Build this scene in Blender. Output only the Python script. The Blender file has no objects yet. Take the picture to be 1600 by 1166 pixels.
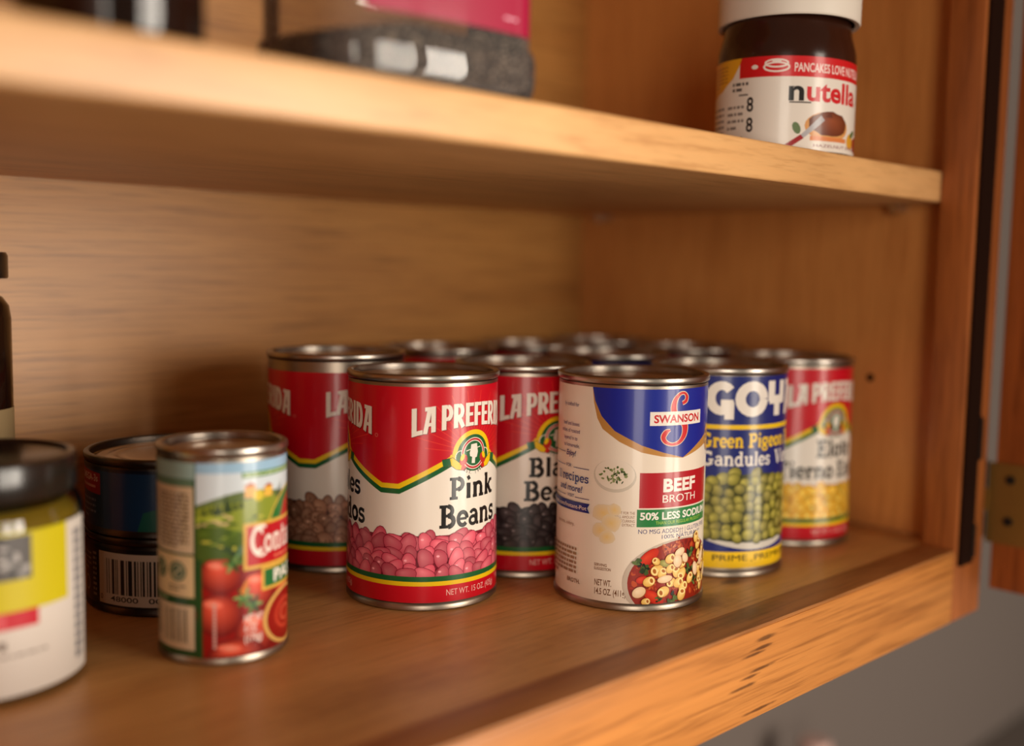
import bpy, bmesh, math, random
from mathutils import Vector, Matrix
from mathutils.geometry import tessellate_polygon

C = bpy.context.scene.collection
SC = bpy.context.scene
PI = math.pi
R_ = math.radians
random.seed(11)

# ------------------------------------------------------------------ camera
FPX, YAW, PITCH, ROLL = 1664.1455, 43.6989, 5.4181, 0.9699
CAM = Vector((-0.63956, -0.58947, 0.16148))
yw, pt, rl = R_(YAW), R_(PITCH), R_(ROLL)
fwd = Vector((math.sin(yw)*math.cos(pt), math.cos(yw)*math.cos(pt), -math.sin(pt)))
rgt = Vector((math.cos(yw), -math.sin(yw), 0)); upv = rgt.cross(fwd)
r2 = rgt*math.cos(rl) + upv*math.sin(rl); u2 = -rgt*math.sin(rl) + upv*math.cos(rl)
cd = bpy.data.cameras.new('camera'); cam = bpy.data.objects.new('camera', cd); C.objects.link(cam)
m = Matrix((r2, u2, -fwd)).transposed().to_4x4(); m.translation = CAM
cam.matrix_world = m
cd.sensor_width = 36; cd.sensor_fit = 'HORIZONTAL'; cd.lens = FPX*36/1600
cd.clip_start = 0.01; cd.clip_end = 50
cd.dof.use_dof = True; cd.dof.focus_distance = 0.512; cd.dof.aperture_fstop = 2.45; cd.dof.aperture_blades = 0
SC.camera = cam

# ------------------------------------------------------------------ world, light, exposure
SC.view_settings.view_transform = 'Standard'
SC.view_settings.look = 'None'
SC.view_settings.exposure = 0.04
SC.view_settings.gamma = 1.0
SC.view_settings.use_curve_mapping = False
w = bpy.data.worlds.new('room_light'); SC.world = w; w.use_nodes = True
bg = w.node_tree.nodes['Background']
bg.inputs[0].default_value = (1.0, 0.78, 0.58, 1); bg.inputs[1].default_value = 0.10

def area(name, loc, target, sx, sy, power, col):
    l = bpy.data.lights.new(name, 'AREA'); l.shape = 'RECTANGLE'; l.size = sx; l.size_y = sy
    l.energy = power; l.color = col
    o = bpy.data.objects.new(name, l); C.objects.link(o); o.location = loc
    d = Vector(target) - Vector(loc); o.rotation_euler = d.to_track_quat('-Z', 'Y').to_euler()
    return o
for X_, W_, P_ in ((-2.00, .70, 25), (0.12, .46, 24), (0.68, .40, 32)):      # three sashes of the kitchen windows behind the camera
    area('window_daylight', (X_, -2.30, 0.16), (-0.30, -0.25, 0.12), W_, 1.25, P_, (1.0, 0.90, 0.77))

# ------------------------------------------------------------------ helpers
def lin(c):
    return tuple((v/255/12.92 if v/255 <= .04045 else ((v/255+.055)/1.055)**2.4) for v in c)

def princ(name, col=(200,200,200), rough=.5, metal=0, **kw):
    mt = bpy.data.materials.new(name); mt.use_nodes = True
    b = mt.node_tree.nodes['Principled BSDF']
    b.inputs['Base Color'].default_value = (*lin(col), 1)
    b.inputs['Roughness'].default_value = rough; b.inputs['Metallic'].default_value = metal
    for k, v in kw.items(): b.inputs[k.replace('_', ' ')].default_value = v
    return mt

def wood(name, light, dark, axis, rough=.45, fine=260, broad=9, stretch=16, spots=None, contrast=1.0, cracks=None, bump=.05):
    """Procedural wood: broad figure plus fine pores stretched along one axis (0, 1 or 2)."""
    mt = bpy.data.materials.new(name); mt.use_nodes = True
    nt = mt.node_tree; N = nt.nodes; L = nt.links; b = N['Principled BSDF']
    tc = N.new('ShaderNodeTexCoord')
    def noise(scale, st, detail=6, rough_=.6, dist=0.0):
        mp = N.new('ShaderNodeMapping'); s = [scale]*3; s[axis] = scale/st; mp.inputs['Scale'].default_value = s
        L.new(tc.outputs['Object'], mp.inputs['Vector'])
        n = N.new('ShaderNodeTexNoise'); n.inputs['Scale'].default_value = 1
        n.inputs['Detail'].default_value = detail; n.inputs['Roughness'].default_value = rough_; n.inputs['Distortion'].default_value = dist
        L.new(mp.outputs[0], n.inputs['Vector']); return n.outputs['Fac']
    def ramp(f, stops):
        r = N.new('ShaderNodeValToRGB'); e = r.color_ramp.elements
        e[0].position, e[0].color = stops[0][0], (*stops[0][1], 1)
        e[1].position, e[1].color = stops[-1][0], (*stops[-1][1], 1)
        for p, c in stops[1:-1]:
            q = e.new(p); q.color = (*c, 1)
        L.new(f, r.inputs[0]); return r.outputs[0]
    def mix(f, a, c, mode='MIX'):
        mx = N.new('ShaderNodeMix'); mx.data_type = 'RGBA'; mx.blend_type = mode
        for i, v in ((0, f), (6, a), (7, c)):
            if hasattr(v, 'is_output'): L.new(v, mx.inputs[i])
            else: mx.inputs[i].default_value = v
        return mx.outputs[2]
    la, da = lin(light), lin(dark)
    mid = tuple((a+c)/2 for a, c in zip(la, da))
    base = ramp(noise(broad, stretch*.4, 4, .55, .8), [(.30, mid), (.52, la), (.72, mid)])
    fn = noise(fine, stretch, 3, .7)
    k = 1 - .35*contrast
    col = mix(1.0, base, ramp(fn, [(.34, (k, k*.93, k*.86)), (.50, (1, 1, 1)), (.62, (1.04, 1.03, 1.02))]), 'MULTIPLY')
    col = mix(.55*contrast, col, ramp(noise(fine*.22, stretch*.8, 5, .65), [(.38, tuple(x/max(1e-4, y) if y else 1 for x, y in zip(mid, la))), (.55, (1, 1, 1)), (.7, (1, 1, 1))]), 'MULTIPLY')
    def blob(center, radius, colr, edge=.5, scale=(1, 1, 1), amt=1.0):
        nonlocal col
        mp = N.new('ShaderNodeMapping'); mp.inputs['Scale'].default_value = scale
        mp.inputs['Location'].default_value = [-a*s for a, s in zip(center, scale)]
        L.new(tc.outputs['Object'], mp.inputs['Vector'])
        ns = N.new('ShaderNodeTexNoise'); ns.inputs['Scale'].default_value = 120; L.new(tc.outputs['Object'], ns.inputs['Vector'])
        ln = N.new('ShaderNodeVectorMath'); ln.operation = 'LENGTH'; L.new(mp.outputs[0], ln.inputs[0])
        ad = N.new('ShaderNodeMath'); ad.operation = 'MULTIPLY_ADD'; L.new(ns.outputs['Fac'], ad.inputs[0]); ad.inputs[1].default_value = radius*.9
        L.new(ln.outputs['Value'], ad.inputs[2])
        r = N.new('ShaderNodeMapRange'); L.new(ad.outputs[0], r.inputs[0])
        r.inputs[1].default_value = radius*(1.4-edge); r.inputs[2].default_value = radius*1.5; r.inputs[3].default_value = amt; r.inputs[4].default_value = 0
        col = mix(r.outputs[0], col, (*lin(colr), 1))
    for s in (spots or []): blob(*s)
    L.new(col, b.inputs['Base Color'])
    b.inputs['Roughness'].default_value = rough
    bp = N.new('ShaderNodeBump'); bp.inputs['Strength'].default_value = bump*4; bp.inputs['Distance'].default_value = .0004
    L.new(fn, bp.inputs['Height']); L.new(bp.outputs[0], b.inputs['Normal'])
    return mt

def link(name, me, mat=None, parent=None):
    o = bpy.data.objects.new(name, me); C.objects.link(o)
    if mat: me.materials.append(mat)
    if parent: o.parent = parent
    return o

def tag(o, label=None, cat=None, group=None, kind=None):
    if label: o['label'] = label
    if cat: o['category'] = cat
    if group: o['group'] = group
    if kind: o['kind'] = kind
    return o

def thing(name, label, cat, loc=(0, 0, 0), rz=0, group=None):
    o = bpy.data.objects.new(name, None); C.objects.link(o); o.empty_display_size = .02
    o.location = loc; o.rotation_euler = (0, 0, rz)
    return tag(o, label, cat, group)

def copy_tree(o, parent=None):
    c = o.copy(); C.objects.link(c); c.parent = parent
    for ch in list(o.children): copy_tree(ch, c)
    return c

def bm_obj(name, bm, mat, parent=None, smooth=None):
    me = bpy.data.meshes.new(name); bm.to_mesh(me); bm.free()
    if smooth is not None:
        me.polygons.foreach_set('use_smooth', [True]*len(me.polygons)); me.set_sharp_from_angle(angle=R_(smooth))
    return link(name, me, mat, parent)

def box(name, lo, hi, mat, parent=None, bevel=.001, seg=2):
    bm = bmesh.new(); bmesh.ops.create_cube(bm, size=1)
    for v in bm.verts:
        v.co = Vector([(l+h)/2 + v.co[i]*(h-l) for i, (l, h) in enumerate(zip(lo, hi))])
    if bevel: bmesh.ops.bevel(bm, geom=bm.edges[:], offset=bevel, segments=seg, affect='EDGES', profile=.6)
    return bm_obj(name, bm, mat, parent, 40)

def lathe(name, prof, mat, parent=None, n=96, sx=1.0, sy=1.0, sharp=35, loc=(0, 0)):
    bm = bmesh.new(); rings = []
    for r, z in prof:
        if r < 1e-6: rings.append([bm.verts.new((loc[0], loc[1], z))])
        else: rings.append([bm.verts.new((loc[0]+r*sx*math.cos(2*PI*i/n), loc[1]+r*sy*math.sin(2*PI*i/n), z)) for i in range(n)])
    for a, b in zip(rings, rings[1:]):
        for i in range(n):
            j = (i+1) % n
            if len(a) == 1 and len(b) == 1: continue
            if len(a) == 1: bm.faces.new((a[0], b[j], b[i]))
            elif len(b) == 1: bm.faces.new((a[i], a[j], b[0]))
            else: bm.faces.new((a[i], a[j], b[j], b[i]))
    bmesh.ops.recalc_face_normals(bm, faces=bm.faces[:])
    return bm_obj(name, bm, mat, parent, sharp)

def cyl_between(bm, a, b, r, n=16):
    a, b = Vector(a), Vector(b); q = (b-a).to_track_quat('Z', 'Y'); L = (b-a).length
    va = [bm.verts.new(a + q @ Vector((r*math.cos(2*PI*i/n), r*math.sin(2*PI*i/n), 0))) for i in range(n)]
    vb = [bm.verts.new(v.co + (b-a)) for v in va]
    for i in range(n): bm.faces.new((va[i], va[(i+1) % n], vb[(i+1) % n], vb[i]))
    bm.faces.new(va[::-1]); bm.faces.new(vb)

# ------------------------------------------------------------------ materials
M = {}
M['tin'] = princ('tin_plate', (160, 148, 134), .36, 1.0)
M['tin_rim'] = princ('tin_rim', (172, 163, 154), .30, 1.0)
M['tin_lid'] = princ('tin_lid', (186, 168, 148), .30, 1.0)
M['tin_dark'] = princ('dark_tin_rim', (84, 76, 70), .34, 1.0)
M['wall'] = princ('grey_wall_paint', (98, 87, 81), .85)
M['shade_brown'] = princ('dark_strip', (36, 17, 8), .95, Specular_IOR_Level=.1)  # paints the door's shade on the stile; also fills the pin bore
M['brass'] = princ('aged_brass', (150, 112, 52), .5, .6)
M['dark_metal'] = princ('dark_metal', (30, 22, 16), .6, .3)
M['steel'] = princ('steel_pin', (216, 210, 200), .25, 1.0)
M['white_plastic'] = princ('white_plastic', (232, 222, 208), .45)
M['chocolate'] = princ('chocolate_spread', (50, 24, 14), .16)
M['black_lid'] = princ('black_lid', (34, 27, 22), .22)
M['olive'] = princ('olive_brine', (120, 96, 26), .12)
M['dark_glass'] = princ('dark_glass', (26, 14, 9), .08)
M['pale_pink'] = princ('pale_pink_plastic', (196, 160, 150), .4)

def print_mat(name, rough, coat=0.0):
    mt = princ(name, rough=rough); nt = mt.node_tree; b = nt.nodes['Principled BSDF']
    a = nt.nodes.new('ShaderNodeAttribute'); a.attribute_name = 'print'
    nt.links.new(a.outputs['Color'], b.inputs['Base Color'])
    b.inputs['Specular IOR Level'].default_value = .28; b.inputs['Coat Weight'].default_value = coat; b.inputs['Coat Roughness'].default_value = .12
    return mt
M['gloss_print'] = print_mat('glossy_printed_paper', .33, .28)
M['matt_print'] = print_mat('printed_paper', .45, .1)
M['seeds'] = print_mat('seed_skin', .5)

def thin_clear(name, tint, gloss_rough=.03, haze=0.0):
    mt = bpy.data.materials.new(name); mt.use_nodes = True
    nt = mt.node_tree; N = nt.nodes; L = nt.links; N.remove(N['Principled BSDF'])
    out = N['Material Output']
    tr = N.new('ShaderNodeBsdfTransparent'); tr.inputs[0].default_value = (*tint, 1)
    gl = N.new('ShaderNodeBsdfGlossy'); gl.inputs['Roughness'].default_value = gloss_rough
    fr = N.new('ShaderNodeFresnel'); fr.inputs[0].default_value = 1.5
    mx = N.new('ShaderNodeMixShader'); L.new(fr.outputs[0], mx.inputs[0]); L.new(tr.outputs[0], mx.inputs[1]); L.new(gl.outputs[0], mx.inputs[2])
    if haze:
        df = N.new('ShaderNodeBsdfDiffuse'); df.inputs[0].default_value = (.55, .5, .47, 1)
        m2 = N.new('ShaderNodeMixShader'); m2.inputs[0].default_value = haze
        L.new(mx.outputs[0], m2.inputs[1]); L.new(df.outputs[0], m2.inputs[2]); L.new(m2.outputs[0], out.inputs[0])
    else: L.new(mx.outputs[0], out.inputs[0])
    return mt
M['clear'] = thin_clear('clear_plastic', (.93, .91, .90), .03, .09)
M['glass'] = thin_clear('clear_glass', (.96, .97, .95), .02)

# ------------------------------------------------------------------ printed artwork: flat shapes in millimetres, later wrapped round the can
class Art:
    def __init__(s): s.t = []; s.k = 0
    def tri(s, a, b, c, ca, cb, cc, k): s.t.append((k, [(a[0], a[1], *ca), (b[0], b[1], *cb), (c[0], c[1], *cc)]))
    def poly(s, pts, col, k=None):
        if k is None: s.k += 1; k = s.k
        c = lin(col)
        for i, j, l in tessellate_polygon([[Vector((p[0], p[1], 0)) for p in pts]]): s.tri(pts[i], pts[j], pts[l], c, c, c, k)
    def rect(s, u0, v0, u1, v1, col, k=None): s.poly([(u0, v0), (u1, v0), (u1, v1), (u0, v1)], col, k)
    def ell(s, cx, cy, a, b, col, rot=0, n=20, mid=None, off=(0, 0), kid=0.0, k=None, a0=0, a1=360, wob=0):
        if k is None: s.k += 1; k = s.k
        ec = lin(col); mc = lin(mid) if mid else ec; cr, sr = math.cos(R_(rot)), math.sin(R_(rot))
        P = []
        for i in range(n + (0 if a1-a0 == 360 else 1)):
            t = R_(a0 + (a1-a0)*i/n); q = 1 + (random.uniform(-wob, wob) if wob else 0)
            x, y = a*q*math.cos(t), b*q*math.sin(t)
            y += kid*b*((x/a)**2 - .5)
            P.append((cx + x*cr - y*sr, cy + x*sr + y*cr))
        o = (cx + off[0]*a*cr - off[1]*b*sr, cy + off[0]*a*sr + off[1]*b*cr)
        for i in range(len(P) if a1-a0 == 360 else len(P)-1): s.tri(o, P[i], P[(i+1) % len(P)], mc, ec, ec, k)
    def ring(s, cx, cy, a, b, wd, col, n=32, a0=0, a1=360, k=None):
        if k is None: s.k += 1; k = s.k
        s.strip([(cx+a*math.cos(R_(a0+(a1-a0)*i/n)), cy+b*math.sin(R_(a0+(a1-a0)*i/n))) for i in range(n+1)], wd, col, k)
    def strip(s, pts, wd, col, k=None):
        """Ribbon along a polyline, width wd (one number or one per point)."""
        if k is None: s.k += 1; k = s.k
        c = lin(col); n = len(pts); Lf, Rt = [], []
        W = wd if isinstance(wd, (list, tuple)) else [wd]*n
        for i in range(n):
            p = Vector(pts[i]); d0 = (p-Vector(pts[i-1])).normalized() if i else None; d1 = (Vector(pts[i+1])-p).normalized() if i < n-1 else None
            d0 = d0 or d1; d1 = d1 or d0
            t = (d0+d1)
            t = t.normalized() if t.length > 1e-6 else d0
            nn = Vector((-t.y, t.x)); q = max(.5, nn.dot(Vector((-d0.y, d0.x)))); h = W[i]/2/q
            Lf.append(p+nn*h); Rt.append(p-nn*h)
        for i in range(n-1):
            s.tri(Rt[i], Rt[i+1], Lf[i+1], c, c, c, k); s.tri(Rt[i], Lf[i+1], Lf[i], c, c, c, k)
    def tris2(s, T, col, k=None, warp=None):
        if k is None: s.k += 1; k = s.k
        c = lin(col)
        for a, b, d in T:                                       # a third value on a point is its stroke's own layer
            kk = k + (a[2] if len(a) > 2 else 0)
            if warp: a, b, d = warp(*a[:2]), warp(*b[:2]), warp(*d[:2])
            s.tri(a, b, d, c, c, c, kk); s.k = max(s.k, kk)
    def text(s, txt, u, v, h, wid=None, col=(20, 18, 16), bold=0.0, align='l', warp=None, k=None, shear=0):
        """Sans text: cap height h, optional total width."""
        T, w0, cap = text_tris(txt, bold)
        sy = h/cap; sx = (wid/w0) if wid else sy
        W = w0*sx; u0 = u if align == 'l' else (u-W/2 if align == 'c' else u-W)
        f = lambda p: (u0+p[0]*sx+p[1]*sy*shear, v+p[1]*sy)
        s.tris2([(f(a), f(b), f(c)) for a, b, c in T], col, k, warp)
    def slab(s, txt, u, v, h, wid, col, warp=None, wt=1.0, k=None):
        """Heavy slab-serif text made of strokes."""
        T, w0 = slab_tris(txt, wt); sx, sy = wid/w0, h
        s.tris2([tuple((u+p[0]*sx, v+p[1]*sy, p[2]) for p in t) for t in T], col, k, warp)
    def build(s, name, mapf, mat, parent, step=1.5, dk=.0012, vlim=None):
        vs, fs, cs, ns = [], [], [], []
        for k, T in s.t:
            if (T[1][0]-T[0][0])*(T[2][1]-T[0][1]) - (T[2][0]-T[0][0])*(T[1][1]-T[0][1]) < 0: T = [T[0], T[2], T[1]]
            for ax_, sg in (((vlim[0], 1), (vlim[1], -1)) if vlim else ()):
                Q = []
                for a, b in zip(T, T[1:]+T[:1]):
                    da, db = sg*(a[1]-ax_), sg*(b[1]-ax_)
                    if da >= 0: Q.append(a)
                    if (da > 0 and db < 0) or (da < 0 and db > 0):
                        t = da/(da-db); Q.append(tuple(x+(y-x)*t for x, y in zip(a, b)))
                T = Q
            if len(T) < 3: continue
            lo = min(p[0] for p in T); hi = max(p[0] for p in T)
            for i in range(math.floor(lo/step+1e-9), math.ceil(hi/step-1e-9)):
                P = T
                for edge, sg in ((i*step, 1), ((i+1)*step, -1)):
                    if not P: break
                    Q = []
                    for a, b in zip(P, P[1:]+P[:1]):
                        da, db = sg*(a[0]-edge), sg*(b[0]-edge)
                        if da >= 0: Q.append(a)
                        if (da > 0 and db < 0) or (da < 0 and db > 0):
                            t = da/(da-db); Q.append((edge,) + tuple(x+(y-x)*t for x, y in zip(a[1:], b[1:])))
                    P = Q
                if len(P) < 3: continue
                b0 = len(vs)
                for p in P:                                 # on the chord of its strip, so every layer stays parallel
                    q0, n0 = mapf(i*step, p[1], k*dk); q1, n1 = mapf((i+1)*step, p[1], k*dk); f = (p[0]-i*step)/step
                    vs.append(tuple(x+(y-x)*f for x, y in zip(q0, q1))); ns.append(tuple(x+(y-x)*f for x, y in zip(n0, n1))); cs.append((*p[2:5], 1))
                fs.append(list(range(b0, b0+len(P))))
        me = bpy.data.meshes.new(name); me.from_pydata(vs, [], fs)
        at = me.color_attributes.new('print', 'FLOAT_COLOR', 'POINT')
        at.data.foreach_set('color', [x for c in cs for x in c])
        me.polygons.foreach_set('use_smooth', [True]*len(me.polygons))
        me.normals_split_custom_set_from_vertices(ns)
        return link(name, me, mat, parent)

def round_map(R):
    def f(u, v, off):
        t = u/(R*1000); q = R + off/1000; s, c = math.sin(t), math.cos(t)
        return (q*s, -q*c, v/1000), (s, -c, 0)
    return f
def oval_map(a, b):
    tab = [0.0]; N = 720
    P = [(a*math.sin(2*PI*i/N), -b*math.cos(2*PI*i/N)) for i in range(N+1)]
    for i in range(N): tab.append(tab[-1]+math.hypot(P[i+1][0]-P[i][0], P[i+1][1]-P[i][1])*1000)
    tot = tab[-1]
    import bisect
    def f(u, v, off):
        u = u % tot; i = min(N-1, bisect.bisect_right(tab, u)-1); t = 2*PI*(i+(u-tab[i])/(tab[i+1]-tab[i]))/N
        n = Vector((b*math.sin(t), -a*math.cos(t), 0)).normalized()
        p = Vector((a*math.sin(t), -b*math.cos(t), v/1000)) + n*(off/1000)
        return tuple(p), tuple(n)
    return f
def flat_map(y):
    return lambda u, v, off: ((u/1000, y-off/1000, v/1000), (0, -1, 0))

_tc = {}
def text_tris(txt, bold):
    key = (txt, bold)
    if key in _tc: return _tc[key]
    def conv(t):
        cu = bpy.data.curves.new('lettering', 'FONT'); cu.body = t; cu.size = 1; cu.offset = bold; cu.resolution_u = 4; cu.fill_mode = 'BOTH'
        o = bpy.data.objects.new('lettering', cu); C.objects.link(o)
        dg = bpy.context.evaluated_depsgraph_get(); ev = o.evaluated_get(dg); me = ev.to_mesh(); me.calc_loop_triangles()
        V = [(v.co.x, v.co.y) for v in me.vertices]; T = [tuple(V[i] for i in lt.vertices) for lt in me.loop_triangles]
        ev.to_mesh_clear(); bpy.data.objects.remove(o); bpy.data.curves.remove(cu); return T
    if 'cap' not in _tc: _tc['cap'] = max(p[1] for t in conv('H') for p in t)
    T = conv(txt); x0 = min(p[0] for t in T for p in t); x1 = max(p[0] for t in T for p in t)
    T = [tuple((p[0]-x0, p[1]) for p in t) for t in T]
    _tc[key] = (T, x1-x0, _tc['cap']); return _tc[key]

# slab-serif glyphs: L = straight stroke (x0,y0,x1,y1,w), A = arc (cx,cy,rx,ry,a0,a1,w); cap height 1, x-height .7
_S, _T, _B = .19, .11, .12
def _st(x, y1, l=.12, r=.12, foot=True, head='l', hx=None):
    o = [('L', x, 0, x, y1, _S)]
    if foot: o.append(('L', x-l-.08, _B/2, x+r+.08, _B/2, _B))
    if head == 'l': o.append(('L', x-l-.08, y1-_B/2, x, y1-_B/2, _B))
    if head == 'b': o.append(('L', x-l-.08, y1-_B/2, x+r+.08, y1-_B/2, _B))
    return o
GL = {
 'P': (.80, _st(.22, 1) + [('L', .22, .945, .42, .945, _T), ('L', .22, .46, .42, .46, _T), ('A', .42, .70, .25, .245, -90, 90, .18)]),
 'B': (.86, _st(.22, 1) + [('L', .22, .945, .42, .945, _T), ('L', .22, .53, .44, .53, _T), ('L', .22, .055, .44, .055, _T), ('A', .42, .74, .22, .205, -90, 90, .17), ('A', .44, .29, .27, .235, -90, 90, .19)]),
 'R': (.92, _st(.22, 1) + [('L', .22, .945, .42, .945, _T), ('L', .22, .48, .42, .48, _T), ('A', .42, .71, .24, .235, -90, 90, .18), ('L', .46, .50, .72, .06, .19), ('L', .66, .06, .90, .06, _B)]),
 'F': (.74, _st(.22, 1) + [('L', .0, .94, .68, .94, _B), ('L', .64, .94, .64, .70, .1), ('L', .22, .52, .5, .52, _T), ('L', .5, .64, .5, .40, .09)]),
 'E': (.80, _st(.22, 1) + [('L', .0, .94, .70, .94, _B), ('L', .66, .94, .66, .70, .1), ('L', .22, .52, .5, .52, _T), ('L', .5, .64, .5, .40, .09), ('L', .22, .06, .74, .06, _B), ('L', .70, .06, .70, .32, .1)]),
 'T': (.82, [('L', .40, 0, .40, 1, _S), ('L', .20, .06, .60, .06, _B), ('L', .04, .94, .76, .94, _B), ('L', .08, .94, .08, .68, .1), ('L', .72, .94, .72, .68, .1)]),
 'G': (.96, [('A', .46, .5, .36, .44, 50, 310, .19), ('L', .46, .94, .66, .88, _T), ('L', .72, .98, .72, .70, .09), ('L', .72, .05, .72, .44, _S), ('L', .54, .42, .90, .42, _B), ('L', .46, .06, .70, .12, _T)]),
 'C': (.86, [('A', .46, .5, .36, .44, 45, 315, .2), ('L', .74, .98, .74, .68, .09)]),
 'V': (.94, [('L', .16, .98, .47, .02, .19), ('L', .80, .98, .47, .02, .12), ('L', .0, .94, .36, .94, _B), ('L', .64, .94, .94, .94, _B)]),
 'S': (.74, [('A', .36, .72, .24, .22, 20, 270, .17), ('A', .36, .28, .26, .22, -160, 90, .18), ('L', .62, .98, .62, .70, .09), ('L', .08, .02, .08, .30, .09)]),
 'a': (.68, [('A', .30, .22, .20, .17, 0, 360, .13), ('L', .50, .04, .50, .50, .18), ('A', .32, .48, .19, .18, 0, 160, .13), ('L', .50, .06, .66, .06, _B)]),
 'b': (.74, _st(.20, 1.02, foot=False) + [('A', .38, .34, .24, .29, 0, 360, .16)]),
 'c': (.62, [('A', .34, .35, .24, .29, 45, 320, .17), ('L', .54, .66, .54, .46, .09)]),
 'd': (.76, [('A', .32, .34, .22, .29, 0, 360, .16), ('L', .52, 0, .52, 1.02, .18), ('L', .34, .97, .52, .97, _B), ('L', .52, .06, .72, .06, _B)]),
 'e': (.64, [('A', .33, .35, .24, .29, 0, 320, .16), ('L', .12, .35, .55, .35, .1)]),
 'g': (.72, [('A', .33, .44, .22, .21, 0, 360, .15), ('A', .33, -.06, .25, .15, 0, 360, .12), ('L', .16, .24, .2, .1, .12), ('L', .5, .62, .68, .66, .1)]),
 'i': (.40, _st(.20, .70, .04, .04) + [('L', .13, .90, .27, .98, .17)]),
 'j': (.40, [('L', .22, -.1, .22, .70, _S), ('L', .04, .65, .22, .65, _B), ('A', .06, -.08, .16, .14, -120, 0, .14), ('L', .15, .90, .29, .98, .17)]),
 'k': (.80, _st(.20, 1.02, .06, .06) + [('L', .26, .30, .56, .64, .13), ('L', .36, .40, .60, .06, .18), ('L', .46, .64, .74, .64, _B), ('L', .52, .06, .80, .06, _B)]),
 'l': (.40, _st(.20, 1.02, .04, .04)),
 'n': (.82, _st(.20, .70, .06, .05) + [('A', .41, .44, .20, .21, 0, 150, .15), ('L', .61, 0, .61, .46, .18), ('L', .46, .06, .78, .06, _B)]),
 'o': (.70, [('A', .35, .35, .25, .28, 0, 360, .17)]),
 'p': (.76, [('L', .20, -.28, .20, .70, .18), ('L', .04, .65, .2, .65, _B), ('L', .04, -.25, .38, -.25, _B), ('A', .40, .34, .23, .29, 0, 360, .16)]),
 'r': (.58, _st(.20, .70, .06, .08) + [('A', .38, .42, .16, .21, 40, 150, .14), ('A', .48, .56, .05, .05, 0, 360, .1)]),
 's': (.56, [('A', .28, .50, .17, .14, 20, 270, .13), ('A', .28, .21, .19, .15, -160, 90, .14), ('L', .46, .68, .46, .50, .08), ('L', .08, .02, .08, .22, .08)]),
 't': (.48, [('L', .22, .14, .22, .92, .18), ('L', .04, .64, .44, .64, _B), ('A', .34, .16, .12, .11, 180, 330, .13)]),
 'u': (.80, [('L', .18, .2, .18, .68, .18), ('L', .02, .64, .18, .64, _B), ('A', .37, .24, .19, .19, 180, 360, .15), ('L', .58, 0, .58, .70, .18), ('L', .42, .64, .58, .64, _B), ('L', .58, .06, .76, .06, _B)]),
 ' ': (.34, []),
}
# block capitals for the red label title and the blue label name: heavy strokes
BL = {
 'L': (.46, [('L', .12, 0, .12, 1, .22), ('L', .02, .09, .46, .09, .18)]),
 'A': (.56, [('L', .10, 0, .30, .96, .19), ('L', .44, 0, .44, 1, .20), ('L', .10, .92, .52, .92, .16), ('L', .18, .32, .46, .32, .14)]),
 'P': (.52, [('L', .12, 0, .12, 1, .21), ('L', .12, .92, .28, .92, .16), ('L', .12, .42, .28, .42, .16), ('A', .28, .67, .14, .25, -90, 90, .19)]),
 'R': (.56, [('L', .12, 0, .12, 1, .21), ('L', .12, .92, .28, .92, .16), ('L', .12, .46, .28, .46, .15), ('A', .28, .69, .14, .23, -90, 90, .19), ('L', .24, .46, .46, .0, .2)]),
 'E': (.46, [('L', .12, 0, .12, 1, .21), ('L', .02, .92, .44, .92, .16), ('L', .02, .51, .40, .51, .15), ('L', .02, .08, .45, .08, .16)]),
 'F': (.44, [('L', .12, 0, .12, 1, .21), ('L', .02, .92, .43, .92, .16), ('L', .02, .49, .39, .49, .15)]),
 'I': (.26, [('L', .12, 0, .12, 1, .21)]),
 'D': (.54, [('L', .12, 0, .12, 1, .21), ('L', .12, .92, .24, .92, .16), ('L', .12, .08, .24, .08, .16), ('A', .24, .5, .19, .42, -90, 90, .2)]),
 'G': (.74, [('A', .40, .52, .28, .36, 40, 305, .24), ('L', .60, -.08, .60, .42, .24), ('L', .38, .38, .70, .38, .2)]),
 'O': (.98, [('A', .48, .5, .34, .37, 0, 360, .27)]),
 'Y': (.76, [('L', .12, .42, .12, 1, .25), ('L', .60, .42, .60, 1, .25), ('L', .36, 0, .36, .40, .25), ('L', .04, .46, .70, .46, .24)]),
 ' ': (.20, []),
}
def glyph_tris(tab, txt, wt):
    a = Art(); x = 0; st = 0
    for ch in txt:
        adv, ss = tab[ch]
        for q in ss:
            st = (st+1) % 7
            if q[0] == 'L': a.strip([(x+q[1], q[2]), (x+q[3], q[4])], q[5]*wt, (0, 0, 0), st)
            else:
                n = max(6, int(abs(q[6]-q[5])/18)); full = abs(q[6]-q[5]) >= 360
                P = [(x+q[1]+q[3]*math.cos(R_(q[5]+(q[6]-q[5])*i/n)), q[2]+q[4]*math.sin(R_(q[5]+(q[6]-q[5])*i/n))) for i in range(n+1)]
                a.strip(P, q[7]*wt, (0, 0, 0), st)
        x += adv
    T = [tuple((p[0], p[1], t[0]) for p in t[1]) for t in a.t]
    x0 = min(p[0] for t in T for p in t); x1 = max(p[0] for t in T for p in t)
    return [tuple((p[0]-x0, p[1], p[2]) for p in t) for t in T], x1-x0
def slab_tris(txt, wt): wt *= 1.16; return glyph_tris(GL, txt, wt)

def greek(a, u0, u1, v0, v1, lines, col, fill=.55):
    """Rows of tiny unreadable print."""
    a.k += 1
    for i in range(lines):
        v = v1 - (i+.5)*(v1-v0)/lines; h = (v1-v0)/lines*fill; u = u0
        while u < u1:
            wd = min(random.uniform(1.2, 4), u1-u)
            if i == lines-1 and u > u0+.6*(u1-u0): break
            a.rect(u, v-h/2, u+wd, v+h/2, col, a.k); u += wd+.7

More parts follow.
